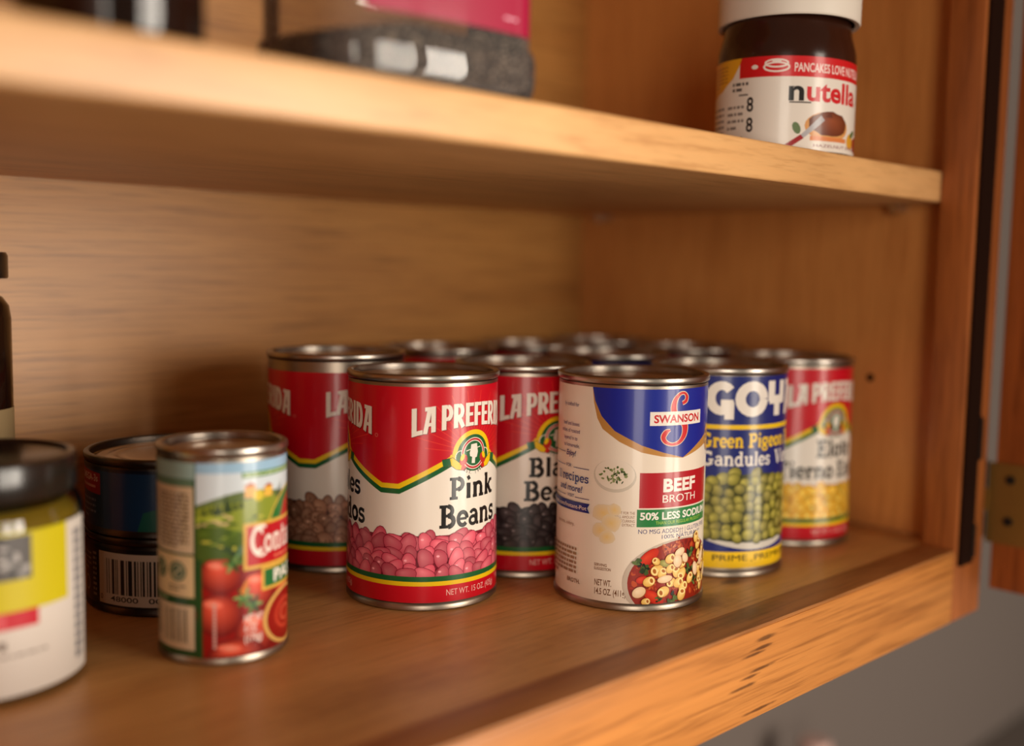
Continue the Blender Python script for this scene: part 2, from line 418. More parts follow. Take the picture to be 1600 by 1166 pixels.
# ---- artwork ------------------------------------------------------
WHITE, RED, YEL, GRN = (236, 226, 212), (198, 5, 30), (236, 196, 18), (18, 92, 44)
INK = (24, 20, 18)
def beans(a, u0, u1, v0, v1, base, hi, dk, sx, sy, kid=.25, sparkle=True, ragged=3.0, k0=None, speck=None):
    a.rect(u0, v0, u1, v1-sy*.9, dk)
    rows = int((v1-v0)/(sy*1.15))+1; cells = []
    for r in range(rows):
        u = u0 + random.uniform(0, sx)
        while u < u1:
            v = v1 - sy - r*(v1-v0-sy)/max(1, rows-1)*1.0 + random.uniform(-1, 1)*sy*.45
            if r == 0: v -= random.uniform(0, ragged)
            cells.append((r + random.uniform(-.4, .4), u, max(v, v0+sy*.5))); u += sx*random.uniform(1.25, 1.75)
    for r, u, v in sorted(cells):
        rot = random.choice([random.uniform(-40, 40), random.uniform(50, 130)]); f = random.uniform(.85, 1.12)
        sh = random.uniform(.82, 1.08); c = tuple(min(255, x*sh) for x in base); h = tuple(min(255, x*sh) for x in hi)
        a.ell(u, v, sx*f*1.06, sy*f*1.08, dk, rot, 14, kid=kid)
        lu, lv = (-.3, .35) if abs(rot) < 45 else (.3, .3)
        a.ell(u, v, sx*f, sy*f, c, rot, 16, mid=h, off=(lu, lv), kid=kid)
        if sparkle and random.random() < .35: a.ell(u-.2*sx, v+.35*sy, sx*.16, sy*.16, tuple(min(255, x+45) for x in hi), 0, 8)
        if speck:
            a.k += 1
            for _ in range(3): a.ell(u+random.uniform(-.6, .6)*sx, v+random.uniform(-.5, .5)*sy, sx*.14, sy*.12, speck, random.uniform(0, 90), 6, k=a.k)

def outline(u, V=42.5):
    """Height of the lower edge of the red field, one emblem per panel."""
    u = abs(u)
    if u > 38: return 61.0
    if u > 12.6: return 61.0 + (38-u)/(38-12.6)*13.2
    return 74.8 + math.sqrt(max(0, 11.2**2-u*u))

def emblem(a, c):
    a.ell(c, 74.8, 8.9, 8.8, GRN, n=28)
    for s in (-1, 1):
        a.ring(c+s*8.0, 73.2, 2.7, 3.2, .45, WHITE, 16); a.ell(c+s*8.0, 73.2, 2.5, 3.0, GRN, n=16)
    for s in (-1, 1):
        P = [(c+s*17.2, 70.6), (c+s*12.5, 71.5), (c+s*9.5, 69.2), (c+s*6.0, 68.4), (c+s*4.6, 69.6)]
        a.strip(P, [4.2, 3.8, 3.8, 3.4, 2.4], (14, 40, 26)); a.strip(P, [3.6, 3.3, 3.3, 2.9, 1.9], YEL)
        a.strip([P[0], (c+s*13.2, 71.4)], [3.6, 3.3], GRN); a.strip([(c+s*7.4, 68.8), P[3], P[4]], [3.1, 2.9, 1.9], (200, 40, 30))
    a.ell(c, 74.6, 7.7, 7.7, WHITE, n=32); a.ell(c, 74.6, 7.35, 7.35, (185, 32, 38), n=32); a.ell(c, 74.6, 6.4, 6.4, WHITE, n=32); a.ell(c, 74.6, 6.0, 6.0, GRN, n=32)
    for s in (-1, 1):
        a.ell(c+s*6.3, 71.8, 2.1, 2.8, (190, 40, 34), s*25, 14); a.ell(c+s*6.9, 73.2, 1.1, 1.9, YEL, s*25, 10); 
    a.poly([(c-1.5, 69.9), (c+.6, 69.7), (c+.8, 72.4), (c+1.9, 72.6), (c+2.3, 74.0), (c+2.6, 75.2), (c+2.2, 77.0), (c+4.3, 77.3), (c+4.2, 77.7), (c+2.1, 77.4), (c+1.9, 79.3), (c-1.9, 79.0), (c-2.1, 76.9), (c-4.9, 76.2), (c-4.8, 75.8), (c-2.2, 76.4), (c-2.8, 75.0), (c-2.5, 73.4), (c-1.2, 72.9)], WHITE)
    a.k += 1
    for i, ch in enumerate('EST. 1949'):
        if ch == ' ': continue
        t = (i-4)/4*.62; x, y = c + 9.4*math.sin(t), 74.8 - 9.4*math.cos(t)
        a.text(ch, x-.5, y-.8, 1.6, None, INK, .01, k=a.k, warp=lambda p, q, x=x, y=y, t=t: (x+(p-x)*math.cos(t)-(q-y)*math.sin(t), y+(p-x)*math.sin(t)+(q-y)*math.cos(t)))

def red_label(en, es, bean, swap=False):
    a = Art(); U0, U1 = -127.6, 108.0
    a.rect(U0, 4.1, U1, 107.1, RED)
    cs = [(0, es if swap else en), (-85, en if swap else es)]
    for c, _ in cs:                                        # rays behind the emblem
        a.k += 1
        for i in range(-11, 12):
            t = R_(i*8.2); d = .012
            if abs(i) > 10: continue
            r0, r1 = 12, 26 + 5*(i % 2)
            a.poly([(c+r0*math.sin(t-d), 74.8+r0*math.cos(t-d)), (c+r0*math.sin(t+d), 74.8+r0*math.cos(t+d)), (c+r1*math.sin(t+d*.5), 74.8+min(30, r1*math.cos(t+d*.5))), (c+r1*math.sin(t-d*.5), 74.8+min(30, r1*math.cos(t-d*.5)))], (226, 52, 40), a.k)
    us = [i*.5 for i in range(-85, 86)]
    edge = [(c+u, outline(u)) for c in (-85, 0) for u in us[(1 if c == 0 else 0):]]
    edge += [(U1, 61.0)]
    edge = [(U0, 61.0)] + edge
    kw, kg, ky = a.k+1, a.k+2, a.k+3; a.k += 3
    lo = [(u, v-1.2) for u, v in edge]
    for (p, q), (r, s_) in zip(lo, lo[1:]): a.poly([(p, 17), (r, 17), (r, s_), (p, q)], WHITE, kw)
    a.strip([(u, v-3.4) for u, v in edge], 2.7, GRN, kg); a.strip([(u, v-1.1) for u, v in edge], 2.3, YEL, ky)
    for c, txt in cs:
        emblem(a, c)
        def arch(p, q, c=c):
            x = (p-c)/32; return (p, 88 - 4.6*x*x + q*(11.2 + 2.2*x*x))
        T, w0 = glyph_tris(BL, 'LA PREFERIDA', .92)
        a.k += 1
        a.tris2([tuple((c-32+p[0]*64/w0+.35, p[1]-.03, p[2]) for p in t) for t in T], (120, 6, 14), a.k, arch); a.k += 1
        a.tris2([tuple((c-32+p[0]*64/w0, p[1], p[2]) for p in t) for t in T], WHITE, a.k, arch)
        a.ring(c+35, 83.5, .8, .8, .25, (226, 120, 110), 10)
        for (s, u, v, h, wd) in txt: a.slab(s, c+u, v, h, wd, INK)
    a.k += 1; greek(a, 58, 92, 30, 56, 12, (90, 80, 74))
    if bean == 'pink': beans(a, U0, U1, 16, 39.5, (202, 70, 92), (232, 122, 134), (128, 22, 44), 5.0, 3.5)
    if bean == 'black': beans(a, U0, U1, 16, 40.5, (40, 32, 33), (84, 74, 74), (14, 10, 11), 4.8, 3.3)
    if bean == 'pinto': beans(a, U0, U1, 16, 41.5, (156, 106, 80), (200, 152, 122), (82, 46, 34), 4.9, 3.3, speck=(112, 66, 48))
    if bean == 'corn': beans(a, U0, U1, 16, 38.5, (238, 176, 26), (252, 216, 96), (206, 120, 14), 4.2, 3.2, 0.0)
    a.rect(U0, 14.3, U1, 16.8, GRN); a.rect(U0, 12.2, U1, 14.3, YEL); a.rect(U0, 4.1, U1, 12.2, RED)
    a.text('NET WT. 15 OZ. (425g)', -14.9, 7.2, 2.9, 31.5, (232, 190, 180), 0)
    a.text('NET WT. 15 OZ. (425g)', -99.9, 7.2, 2.9, 31.5, (232, 190, 180), 0)
    return a

def pigeon_label():
    a = Art(); BLUE = (22, 34, 110); YL = (240, 196, 26)
    a.rect(-117, 5.2, 118.5, 108.5, BLUE)
    for c in (-11, 106-11-12):
        pass
    a.rect(-117, 80.2, 118.5, 82.6, YL)
    def name(c):
        T, w0 = glyph_tris(BL, 'GOYA', 1.0)
        a.k += 1; a.tris2([tuple((c-31.2+p[0]*62.5/w0, 87+p[1]*18.8, p[2]) for p in t) for t in T], (236, 226, 214), a.k)
        a.slab('Green', c-33, 70.4, 7.6, 22.5, YL, wt=1.0); a.slab('Pigeon', c-7.4, 70.4, 7.6, 27.4, YL); a.slab('Peas', c+23.4, 70.4, 7.6, 20, YL)
        a.slab('Gandules', c-32.6, 60.6, 7.6, 39.8, (232, 224, 214), wt=.9); a.slab('Verdes', c+11.4, 60.6, 7.6, 31, (232, 224, 214), wt=.9)
    name(-11)
    # bowl of peas
    a.poly([(-56+i*4.5, 26-11*math.sin(PI*i/20)) for i in range(21)] + [(34, 30), (-56, 30)], (206, 200, 188))
    a.rect(-117, 5.2, 118.5, 14.0, YL)
    mound = lambda u: 30 + 29.5*math.sqrt(max(0, 1-((u+12)/44)**2))
    low = lambda u: 29 - 11.2*math.sqrt(max(0, 1-((u+12)/43)**2))
    P = [(-55+i*2.15, mound(-55+i*2.15)-3) for i in range(41)]; Q = [(-54+i*2.1, low(-54+i*2.1)+1) for i in range(41)]
    a.poly(P[::-1]+Q, (64, 66, 24))
    pts = []
    for r in range(9):
        u = -56+random.uniform(0, 5)
        while u < 33:
            v = 57 - r*4.9 + random.uniform(-1.6, 1.6)
            if low(u)+2.2 < v < mound(u)-1.2: pts.append((r+random.uniform(-.6, .6), u, v))
            u += random.uniform(5, 6.8)
    for r, u, v in sorted(pts):
        f = random.uniform(.85, 1.15); t = random.uniform(-10, 14); rot = random.uniform(-60, 60)
        a.ell(u+.2, v-.35, 3.7*f, 3.25*f, (44, 42, 14), rot, 14); a.ell(u, v, 3.5*f, 3.0*f, (104+t, 100+t, 34), rot, 16, mid=(184+t, 172+t, 84), off=(-.3, .4))
    a.text('PRIME', -36, 9.2, 3.2, 19, (70, 54, 14), 0); a.text('.', -14.6, 8.6, 3.2, None, (70, 54, 14), .02); a.text('PREMIUM', -12.4, 9.2, 3.2, 30, (70, 54, 14), 0)
    greek(a, 50, 100, 18, 56, 14, (190, 186, 190))
    return a

def broth_label():
    a = Art(); BLUE = (18, 36, 142); CR = (234, 219, 200); GOLD = (186, 132, 66); NAVY = (28, 40, 112); RD = (176, 22, 34)
    a.rect(-118, 3.7, 117.5, 107.3, CR)
    a.poly([(-52.8, 107.3), (-51.9, 99.8), (-49.9, 92.5), (-47.0, 87.6), (-38.6, 82.0), (-27.9, 77.2), (-17.9, 75.2), (-5.9, 74.0), (6, 77), (20, 80.4), (27, 86.5), (32.5, 94), (35.5, 107.3)], GOLD)
    a.poly([(-52.7, 107.3), (-51.3, 100.8), (-47.6, 93.6), (-40.9, 87.0), (-28.0, 80.6), (-16.8, 77.0), (-5.9, 74.2), (4.4, 79.6), (20, 86.5), (28, 94.5), (32, 107.3)], BLUE)
    # script initial
    S = [(-7.2, 100.4), (-5.0, 101.4), (-4.4, 103.4), (-6.0, 105.2), (-8.8, 104.9), (-11.3, 102.2), (-12.2, 98.6), (-11.4, 95), (-9, 92.8), (-6.2, 91.3), (-5.0, 88.6), (-5.6, 85.0), (-8.4, 81.8), (-12.4, 80.8), (-16.0, 82.0), (-17.4, 84.4), (-16.0, 86.8), (-13.8, 87.8)]
    W = [1.5, 1.9, 1.8, 1.2, 1.4, 2.4, 3.2, 3.4, 3.6, 3.8, 3.7, 3.0, 1.9, 1.3, 1.8, 2.5, 2.3, .6]
    def smooth(P, n=4):
        Q = []
        for i in range(len(P)-1):
            p0, p1, p2, p3 = P[max(0, i-1)], P[i], P[i+1], P[min(len(P)-1, i+2)]
            for j in range(n):
                t = j/n; Q.append(tuple(.5*(2*b+(c-a_)*t+(2*a_-5*b+4*c-d)*t*t+(3*b-a_-3*c+d)*t**3) for a_, b, c, d in zip(p0, p1, p2, p3)))
        return Q + [P[-1]]
    Z = smooth([(x, y, w_) for (x, y), w_ in zip(S, W)]); S = [p[:2] for p in Z]; W = [max(.4, p[2]*.92) for p in Z]
    a.strip(S, [x+.7 for x in W], (232, 206, 170)); a.strip(S, W, (206, 28, 34))
    a.rect(-24.3, 90.0, 7.2, 96.6, (236, 226, 214)); a.text('SWANSON', -22.3, 91.4, 3.6, 27.6, (196, 20, 32), .03)
    a.ell(18.2, 81.8, 4.6, 7.0, (24, 20, 30), n=24); a.ell(18.2, 81.8, 4.2, 6.5, (206, 150, 84), n=24)
    a.k += 1
    for i, s in enumerate(('RICH', 'ROASTED', 'FLAVOR')): a.text(s, 18.2, 83.6-i*2.6, 1.7, 6.5, (40, 28, 30), .02, 'c', k=a.k)
    a.rect(-28.4, 50.4, 16.6, 67.4, RD); a.text('BEEF', -16.6, 58.2, 6.0, 20.6, (238, 228, 216), .035); a.text('BROTH', -16.8, 52.9, 3.7, 21.0, (238, 228, 216), .0)
    a.rect(-29.3, 41.2, 17.2, 49.7, (40, 124, 62)); a.text('50% LESS SODIUM', -27.8, 44.8, 3.4, 43.5, (238, 232, 220), .03); a.text('THAN OUR REGULAR PRODUCT*', -20, 42.4, 1.55, 31, (170, 200, 70), 0)
    a.text('NO MSG ADDED\u2020\u2020 | GLUTEN FREE', -28.4, 38.0, 2.1, 44.5, NAVY, 0); a.text('100% NATURAL**', -16.6, 35.3, 1.9, 27, NAVY, 0)
    a.k += 1
    for i, s in enumerate(('\u2020\u2020EXCEPT FOR THE', 'SMALL AMOUNT', 'NATURALLY OCCURRING', 'IN YEAST EXTRACT')): a.text(s, -30.2, 47.2-i*1.95, 1.35, None, (140, 92, 52), 0, 'r', k=a.k, warp=lambda p, q: (-30.2+(p+30.2)*.72, q))
    a.text('SERVING', -49.7, 20.8, 1.35, 6.6, (128, 84, 48), .02); a.text('SUGGESTION', -49.7, 18.9, 1.35, 8.6, (128, 84, 48), .02)
    a.text('NET WT.', -49.3, 11.3, 3.0, 8.6, (112, 70, 40), .015); a.text('14.5 OZ. (411g)', -49.2, 7.0, 3.0, 15.6, (112, 70, 40), .015)
    # herb bowl
    a.ell(-40.5, 65.4, 10.6, 8.0, (206, 194, 176), 0, 28); a.ell(-40.5, 66.2, 9.8, 7.2, (232, 218, 200), 0, 28, mid=(226, 210, 190)); 
    for _ in range(46):
        t, r = random.uniform(0, 6.28), math.sqrt(random.random())
        a.ell(-40.3+r*7.0*math.cos(t), 66.0+r*4.2*math.sin(t), random.uniform(.5, 1.1), random.uniform(.3, .7), random.choice([(70, 92, 40), (102, 124, 64), (50, 70, 30), (132, 142, 90)]), random.uniform(0, 180), 7, wob=.3)
    # cheese
    for (x, y, A, B) in ((-45.5, 47, 6.0, 4.6), (-41.5, 42.5, 5.0, 4.2), (-47, 38.5, 4.4, 3.8), (-43.5, 35.5, 4.2, 3.4), (-40, 49, 3.4, 3.0)):
        a.ell(x, y, A, B, (226, 204, 170), random.uniform(-20, 20), 12, mid=(232, 196, 128), wob=.10)
    # soup bowl
    c = (-3.5, 13.8); P = []
    for i in range(48):
        t = 2*PI*i/48; x, y = c[0]+29.5*math.cos(t), c[1]+20.4*math.sin(t); P.append((x, max(3.7, y)))
    a.poly([(c[0]-.9+(x-c[0])*1.05, max(3.7, c[1]+(y-c[1])*1.035)) for x, y in P], (196, 180, 162)); a.poly(P, (146, 34, 18))
    inb = lambda x, y, m=1: y > 3.9+m and ((x-c[0])/(29.5-m))**2+((y-c[1])/(20.4-m))**2 < 1
    for _ in range(130):
        x, y = random.uniform(-32, 25), random.uniform(4, 36)
        if inb(x, y, 1.2): a.ell(x, y, random.uniform(.8, 2.2), random.uniform(.5, 1.3), random.choice([(172, 46, 20), (120, 20, 12), (190, 74, 30), (158, 34, 20)]), random.uniform(0, 180), 8, wob=.25)
    def meat(x, y, r):
        for _ in range(22): a.ell(x+random.gauss(0, r*.45), y+random.gauss(0, r*.4), r*random.uniform(.12, .3), r*random.uniform(.1, .22), random.choice([(170, 60, 28), (196, 92, 46), (120, 34, 18), (206, 120, 70)]), random.uniform(0, 180), 7, wob=.3)
    for q in ((-13.5, 30, 4), (-7, 31, 3.5), (4, 22.5, 3.4), (-22, 12.2, 4), (7.5, 8.5, 4.2), (-9, 11.2, 3)): meat(*q)
    for (x, y, A, B, r) in ((-23, 26.6, 6.0, 2.8, 40), (-20, 6.8, 5.8, 2.6, -32), (-26, 15.6, 3, 1.8, 10)):
        a.ell(x, y, A, B, (190, 34, 18), r, 16, mid=(224, 70, 40), off=(-.2, .3))
    def leaf(x, y, r):
        for _ in range(16): a.ell(x+random.gauss(0, r*.4), y+random.gauss(0, r*.36), r*random.uniform(.22, .5), r*random.uniform(.12, .3), random.choice([(34, 50, 22), (62, 86, 36), (22, 34, 18), (92, 112, 54)]), random.uniform(0, 180), 8, wob=.2)
    for q in ((-26.4, 20.6, 4.2), (1.5, 27.4, 3.6), (-9.5, 5.6, 3.6), (0, 18.0, 3.2), (6, 13, 3), (-17, 6.6, 2)): leaf(*q)
    a.ell(-15, 23.2, 3.0, 1.7, (132, 128, 52), -20, 14, mid=(178, 170, 90))
    def pasta(x, y, r, rot):
        a.ell(x, y-.2, r*1.28, r*1.02, (150, 84, 24), rot, 14); a.ell(x, y, r*1.2, r*.95, (222, 170, 78), rot, 16, mid=(244, 208, 124), off=(-.2, .3))
        e = (x+math.cos(R_(rot))*r*.5, y+math.sin(R_(rot))*r*.5); a.ell(e[0], e[1], r*.62, r*.82, (246, 216, 142), rot, 14); a.ell(e[0], e[1], r*.32, r*.46, (168, 96, 32), rot, 12)
    for q in ((-11.8, 25.4, 2.4, 20), (-18.8, 20.2, 2.7, 200), (-16, 18.6, 2.3, 60), (-11.6, 20.4, 2.2, 30), (-8, 18.6, 2.5, 100), (-4.6, 17.2, 2.6, 240), (-4.8, 22.2, 2.2, 20), (-22.6, 14.8, 2.5, 20), (-11, 13.6, 2.2, 200), (-6.6, 13, 2.6, 10), (-3.4, 10.6, 2.5, 20), (-15.2, 9.4, 2.7, 200), (-4.4, 7, 2.7, 70), (1.4, 14.2, 2.4, 60), (8, 30, 2.4, 60), (6, 33.8, 2.4, 80), (9, 24.6, 2.1, 260), (9.4, 17.8, 2.4, 80), (10.6, 12.8, 2.4, 260), (13.8, 26.6, 2.1, 80), (14, 18.6, 2.3, 80), (16.2, 12.2, 2.4, 80), (12, 8.6, 2.2, 80), (-19.4, 24.6, 1.8, 140), (-24, 5, 1.8, 10), (19, 22, 2.2, 80)): pasta(*q)
    for (x, y, A, B, r) in ((-6.4, 28.0, 3.2, 2.0, 22), (-7.6, 23.8, 2.6, 3.2, 10), (-2.8, 24.8, 1.9, 2.6, 30), (-14.6, 15.6, 4.0, 1.8, 6), (12, 22.4, 2.4, 4.0, -25), (5.6, 18, 2.1, 3.6, 15), (-27.4, 9.6, 3.4, 2.5, 30), (18.5, 15, 2.2, 3.4, 0)):
        a.ell(x+.15, y-.25, A*1.06, B*1.06, (150, 82, 44), r, 18); a.ell(x, y, A, B, (228, 190, 146), r, 18, mid=(244, 220, 184), off=(-.2, .3))
    # side panel print
    a.k += 1
    for s, u, v, h in (('lly crafted for', -60.4, 97.0, 1.9), ('beef and bones', -60.0, 87.4, 1.9), ('ntities of roasted', -59.6, 83.9, 1.9), ('layered in to', -61.2, 80.3, 1.9), ('te homemade,', -59.6, 76.8, 1.9)):
        a.text(s, u, v, h, None, NAVY, 0, 'r', k=a.k, warp=lambda p, q, u=u: (u+(p-u)*.78, q))
    a.text('Enjoy!', -69.5, 72.6, 2.6, 7.2, NAVY, .02, shear=.2); a.rect(-84, 73.6, -70.6, 73.9, NAVY)
    a.text('FOR', -69.4, 66.8, 1.6, 4.2, NAVY, .01); a.rect(-63.6, 66.9, -53.4, 67.2, NAVY); a.rect(-84, 67.2, -70.6, 67.5, NAVY)
    a.slab('ll', -77, 60.2, 4.2, 2.6, NAVY, wt=.8); a.slab('recipes', -72.6, 60.2, 4.4, 19.0, NAVY, wt=.8)
    a.text('and more!', -75.5, 55.2, 3.2, 18, NAVY, .015, shear=.15)
    a.text('VISIT', -68.0, 52.2, 1.5, 5.4, NAVY, .01); a.rect(-62, 52.3, -53, 52.6, NAVY); a.rect(-84, 52.4, -69.6, 52.7, NAVY)
    a.poly([(-92, 45.6), (-52.6, 45.8), (-54, 48.2), (-52.6, 50.4), (-92, 50.2)], NAVY); a.text('Broth.com/Instant-Pot', -54.4, 47.0, 1.9, 30, (226, 210, 190), .01, 'r')
    a.text('parrots, celery,'.replace('p', 'c', 1), -62, 38.2, 1.7, None, (140, 108, 80), 0, 'r')
    greek(a, -100, -60, 12, 28, 7, (150, 118, 90)); a.text('BROTH.', -57.5, 10.0, 2.0, 9, (120, 84, 56), .015, 'r')
    a.rect(60, 10, 110, 60, (222, 206, 186)); greek(a, 62, 108, 14, 58, 16, (110, 96, 84))
    return a

def paste_label():
    a = Art(); G = (34, 74, 34)
    U0, U1 = -83.2, 83.2
    a.rect(U0, 3.1, U1, 83.3, G)
    a.poly([(-24, 83.3), (60, 83.3), (60, 60), (-24, 60)], (206, 216, 222)); a.rect(-24, 79, 60, 83.3, (150, 186, 212))
    a.rect(-5.6, 76.6, 48, 79.0, (84, 130, 62)); greek(a, -4.6, 46, 77.0, 78.6, 1, (190, 206, 160))
    # hills, trees, houses, track
    a.poly([(-24, 62)] + [(-24+i*4, 66+4*math.sin(i*.32)+.3*i) for i in range(22)] + [(60, 62)], (96, 112, 60))
    a.poly([(-24, 40), (-24, 64.5), (-17, 66.5), (-8, 67), (2, 68.5), (12, 67.5), (24, 66), (60, 66), (60, 40)], (134, 146, 46))
    a.poly([(-24, 40), (-24, 58), (-14, 57.5), (-4, 54), (6, 56), (6, 40)], (76, 98, 30)); a.poly([(-24, 61), (-16, 61.6), (-10, 60), (-16, 58.6), (-24, 59.4)], (170, 180, 60))
    a.strip([(-24, 57.5), (-17, 59.4), (-12, 58.6), (-10, 60.8), (-13.5, 62.4)], [.8, 1.6, 1.4, 1.0, .6], (206, 178, 128))
    for x, y, h in ((-20.6, 62, 3.4), (-18, 63, 3), (-16, 62, 5.6), (-14.4, 62.5, 4.4), (-12, 63, 8.2), (-10.6, 63, 5.5), (-8.4, 64, 4), (-6, 64.5, 3.5), (13, 66, 6), (15, 66, 8)):
        a.poly([(x-1.1, y), (x+1.1, y), (x+.5, y+h*.6), (x, y+h), (x-.5, y+h*.6)], (48, 66, 34))
    a.rect(-4.4, 68.5, .4, 73.0, (222, 160, 62)); a.poly([(-5, 73), (-2, 74.8), (1, 73)], (176, 84, 44)); a.rect(4.6, 68, 9, 72.2, (236, 182, 74)); a.poly([(4, 72), (7, 73.6), (9.6, 72)], (170, 80, 40)); a.ell(1.8, 69, 2.6, 2.4, (216, 190, 50), 0, 10)
    for i in range(46):
        x, y = random.uniform(-23, 12), random.uniform(47, 61); a.ell(x, y, random.uniform(.8, 2.6), random.uniform(.3, .8), random.choice([(58, 82, 26), (150, 164, 54), (92, 116, 36), (182, 176, 70)]), random.uniform(-12, 12), 8, wob=.2)
    for x, y in ((-12, 47.5), (-8.5, 45.5), (-11, 44), (-6, 47)): a.ell(x, y, 2.6, 1.5, random.choice([(30, 44, 30), (84, 112, 84), (52, 74, 44)]), random.uniform(-60, 60), 10, wob=.2)
    # green and red swash above the name
    a.poly([(6, 57), (9, 62), (13, 66.5), (18, 69.5), (24, 71), (24, 57)], (216, 180, 72)); a.poly([(7, 57), (10, 62), (14, 66), (19, 68.8), (24, 70), (24, 57)], (34, 108, 44)); a.poly([(14, 57), (18, 64), (24, 68), (24, 57)], (176, 28, 26))
    # tomatoes
    a.rect(-21.6, 3.1, 60, 42, (146, 18, 16))
    for x, y, A, B in ((-14, 37.5, 9, 8), (2, 30, 9, 8.5), (-15, 21, 9.5, 9), (1, 12, 10, 10), (-8, 3, 12, 8), (18, 10, 11, 10), (18, 28, 9, 9)):
        P0 = a.k; a.ell(x, y, A, B, (108, 8, 14), 0, 22, mid=(236, 88, 60), off=(-.25, .45)); a.ell(x-.25*A, y+.5*B, A*.42, B*.22, (232, 96, 72), -8, 14, mid=(244, 150, 124))
    for x, y in ((-9.6, 42), (-5.2, 27.6), (-1, 24)):
        for i in range(6): a.ell(x+2*math.cos(i*1.05), y+2*math.sin(i*1.05), 2.5, .8, random.choice([(72, 116, 50), (112, 148, 84), (40, 70, 32)]), i*60, 10)
    a.poly([(-6.8, 30), (-4.6, 34), (-2.6, 35), (-5, 28)], (206, 120, 44))
    a.rect(-24, 3.1, 60, 3.8, (120, 14, 14))
    a.rect(-23.9, 3.1, -21.6, 46, G); a.poly([(-24, 44), (-8, 44), (-16, 50), (-24, 50)], (70, 92, 34))
    # name plates
    a.rect(-5.2, 38.6, 46, 57.9, (216, 172, 72)); a.rect(-3.8, 40.0, 44.6, 56.6, (182, 18, 32))
    T, w0 = glyph_tris(GL, 'Contadina', .9); a.k += 1
    a.tris2([tuple((-1.9+p[0]*44/w0, 44.6+p[1]*(10.5 if p[0] > .82 else 11.6), p[2]) for p in t) for t in T], (238, 228, 216), a.k)
    a.ring(2.9, 50, 4.6, 6.2, 1.1, (238, 228, 216), 20, 60, 300)
    greek(a, 10, 30, 41.2, 43, 1, (224, 120, 90))
    a.rect(2.9, 28.8, 40, 38.4, (216, 172, 72)); a.rect(4.2, 30.0, 38.8, 37.4, (34, 104, 52)); a.text('PASTE', 9.6, 31.4, 5.0, 26, (232, 226, 214), .03)
    a.ell(19, 15.6, 15.6, 12.4, (214, 168, 92), 0, 30); a.ell(19.4, 15.6, 14, 11, (140, 20, 16), 0, 28, mid=(176, 40, 26)); a.ring(19, 16, 8, 6, 1.6, (196, 64, 44), 24); a.ring(19, 16, 4.4, 3, 1.2, (206, 84, 58), 18)
    a.text('NET WT', -5, 17.0, 3.0, 8.4, (232, 206, 196), .03); a.text('6 OZ', -5, 13.0, 3.0, 5.6, (232, 206, 196), .03); a.text('(170g)', -5, 8.8, 3.0, 8.0, (232, 206, 196), .03)
    greek(a, -17.4, -16.2, 7, 26, 12, (206, 160, 150), .8)
    # back panels
    CR = (214, 190, 158)
    a.rect(-66, 76.6, -24.4, 83.3, (150, 180, 176)); a.rect(-66, 73.6, -25, 76.4, (96, 128, 104))
    a.rect(-64, 46.2, -25, 73.4, CR); greek(a, -62, -46, 48, 71, 10, (130, 104, 82)); greek(a, -44, -27, 48, 71, 14, (120, 96, 78), .7)
    a.rect(-64, 28.0, -25, 45.2, (220, 192, 146))
    for x in (-33, -44): a.ell(x, 38.4, 4.6, 4.2, (66, 90, 60), 0, 20); a.ring(x, 38.4, 3.2, 2.9, .6, (190, 180, 140), 16); a.strip([(x-1.8, 36.6), (x+1.8, 40)], .9, (190, 180, 140))
    greek(a, -38, -29, 30, 33, 2, (120, 104, 80))
    greek(a, -60, -27, 25.4, 27.4, 1, (160, 180, 130), .5)
    a.rect(-64, 6.2, -25, 24.6, CR); greek(a, -60, -44, 8, 23, 8, (116, 110, 84)); 
    a.k += 1; x = -41.0
    while x < -28: w_ = random.uniform(.3, 1.0); a.rect(x, 9, x+w_, 23, (90, 84, 66), a.k); x += w_+random.uniform(.4, 1.0)
    return a

def tuna_upper():
    a = Art(); a.rect(-133, 1.2, 133, 31.5, (26, 56, 92)); a.rect(-133, 1.2, 133, 3.0, (14, 20, 40)); a.rect(-133, 30, 133, 31.5, (16, 22, 44))
    a.poly([(-82, 19.5), (-58, 18.6), (-58, 28.6), (-82, 29.8)], (150, 28, 40)); a.text('OMEGA-3s', -80, 24.6, 3.2, 20, (214, 190, 190), .02); a.rect(-79, 21.4, -62, 22.6, (196, 150, 150))
    greek(a, -82, -62, 6, 17, 4, (110, 128, 160), .4)
    a.poly([(-37, 3), (-20, 3), (-16, 14), (-20, 16), (-34, 12)], (30, 92, 78)); a.poly([(-20, 3), (12, 3), (20, 26), (-10, 22)], (30, 92, 78))
    a.text('TUNA', -12, 10, 9, 26, (214, 204, 190), .04)
    return a
def tuna_lower():
    a = Art(); a.rect(-133, 3.4, 133, 31.0, (26, 22, 20)); a.rect(-60, 4.4, 24, 29, (206, 190, 170))
    a.k += 1; x = -54.5; random.seed(4)
    while x < -8: w_ = random.choice([.5, .5, 1.0, 1.5, 2.0]); a.rect(x, 9.5, x+w_, 26, (30, 26, 26), a.k); x += w_+random.choice([.5, .6, 1.0, 1.5])
    a.text('0', -59, 6.2, 2.4, None, (40, 36, 34), .01); a.text('48000', -52, 6.2, 2.4, 15, (40, 36, 34), .01); a.text('00245', -32, 6.2, 2.4, 15, (40, 36, 34), .01)
    greek(a, -6, 20, 8, 26, 7, (90, 80, 74))
    a.ring(-74, 11, 3.4, 3.4, .9, (150, 140, 128), 16); greek(a, -66, -62.5, 6, 28, 9, (140, 130, 120), .5); greek(a, -84, -68, 17, 27, 4, (150, 140, 128), .35)
    random.seed(21); return a

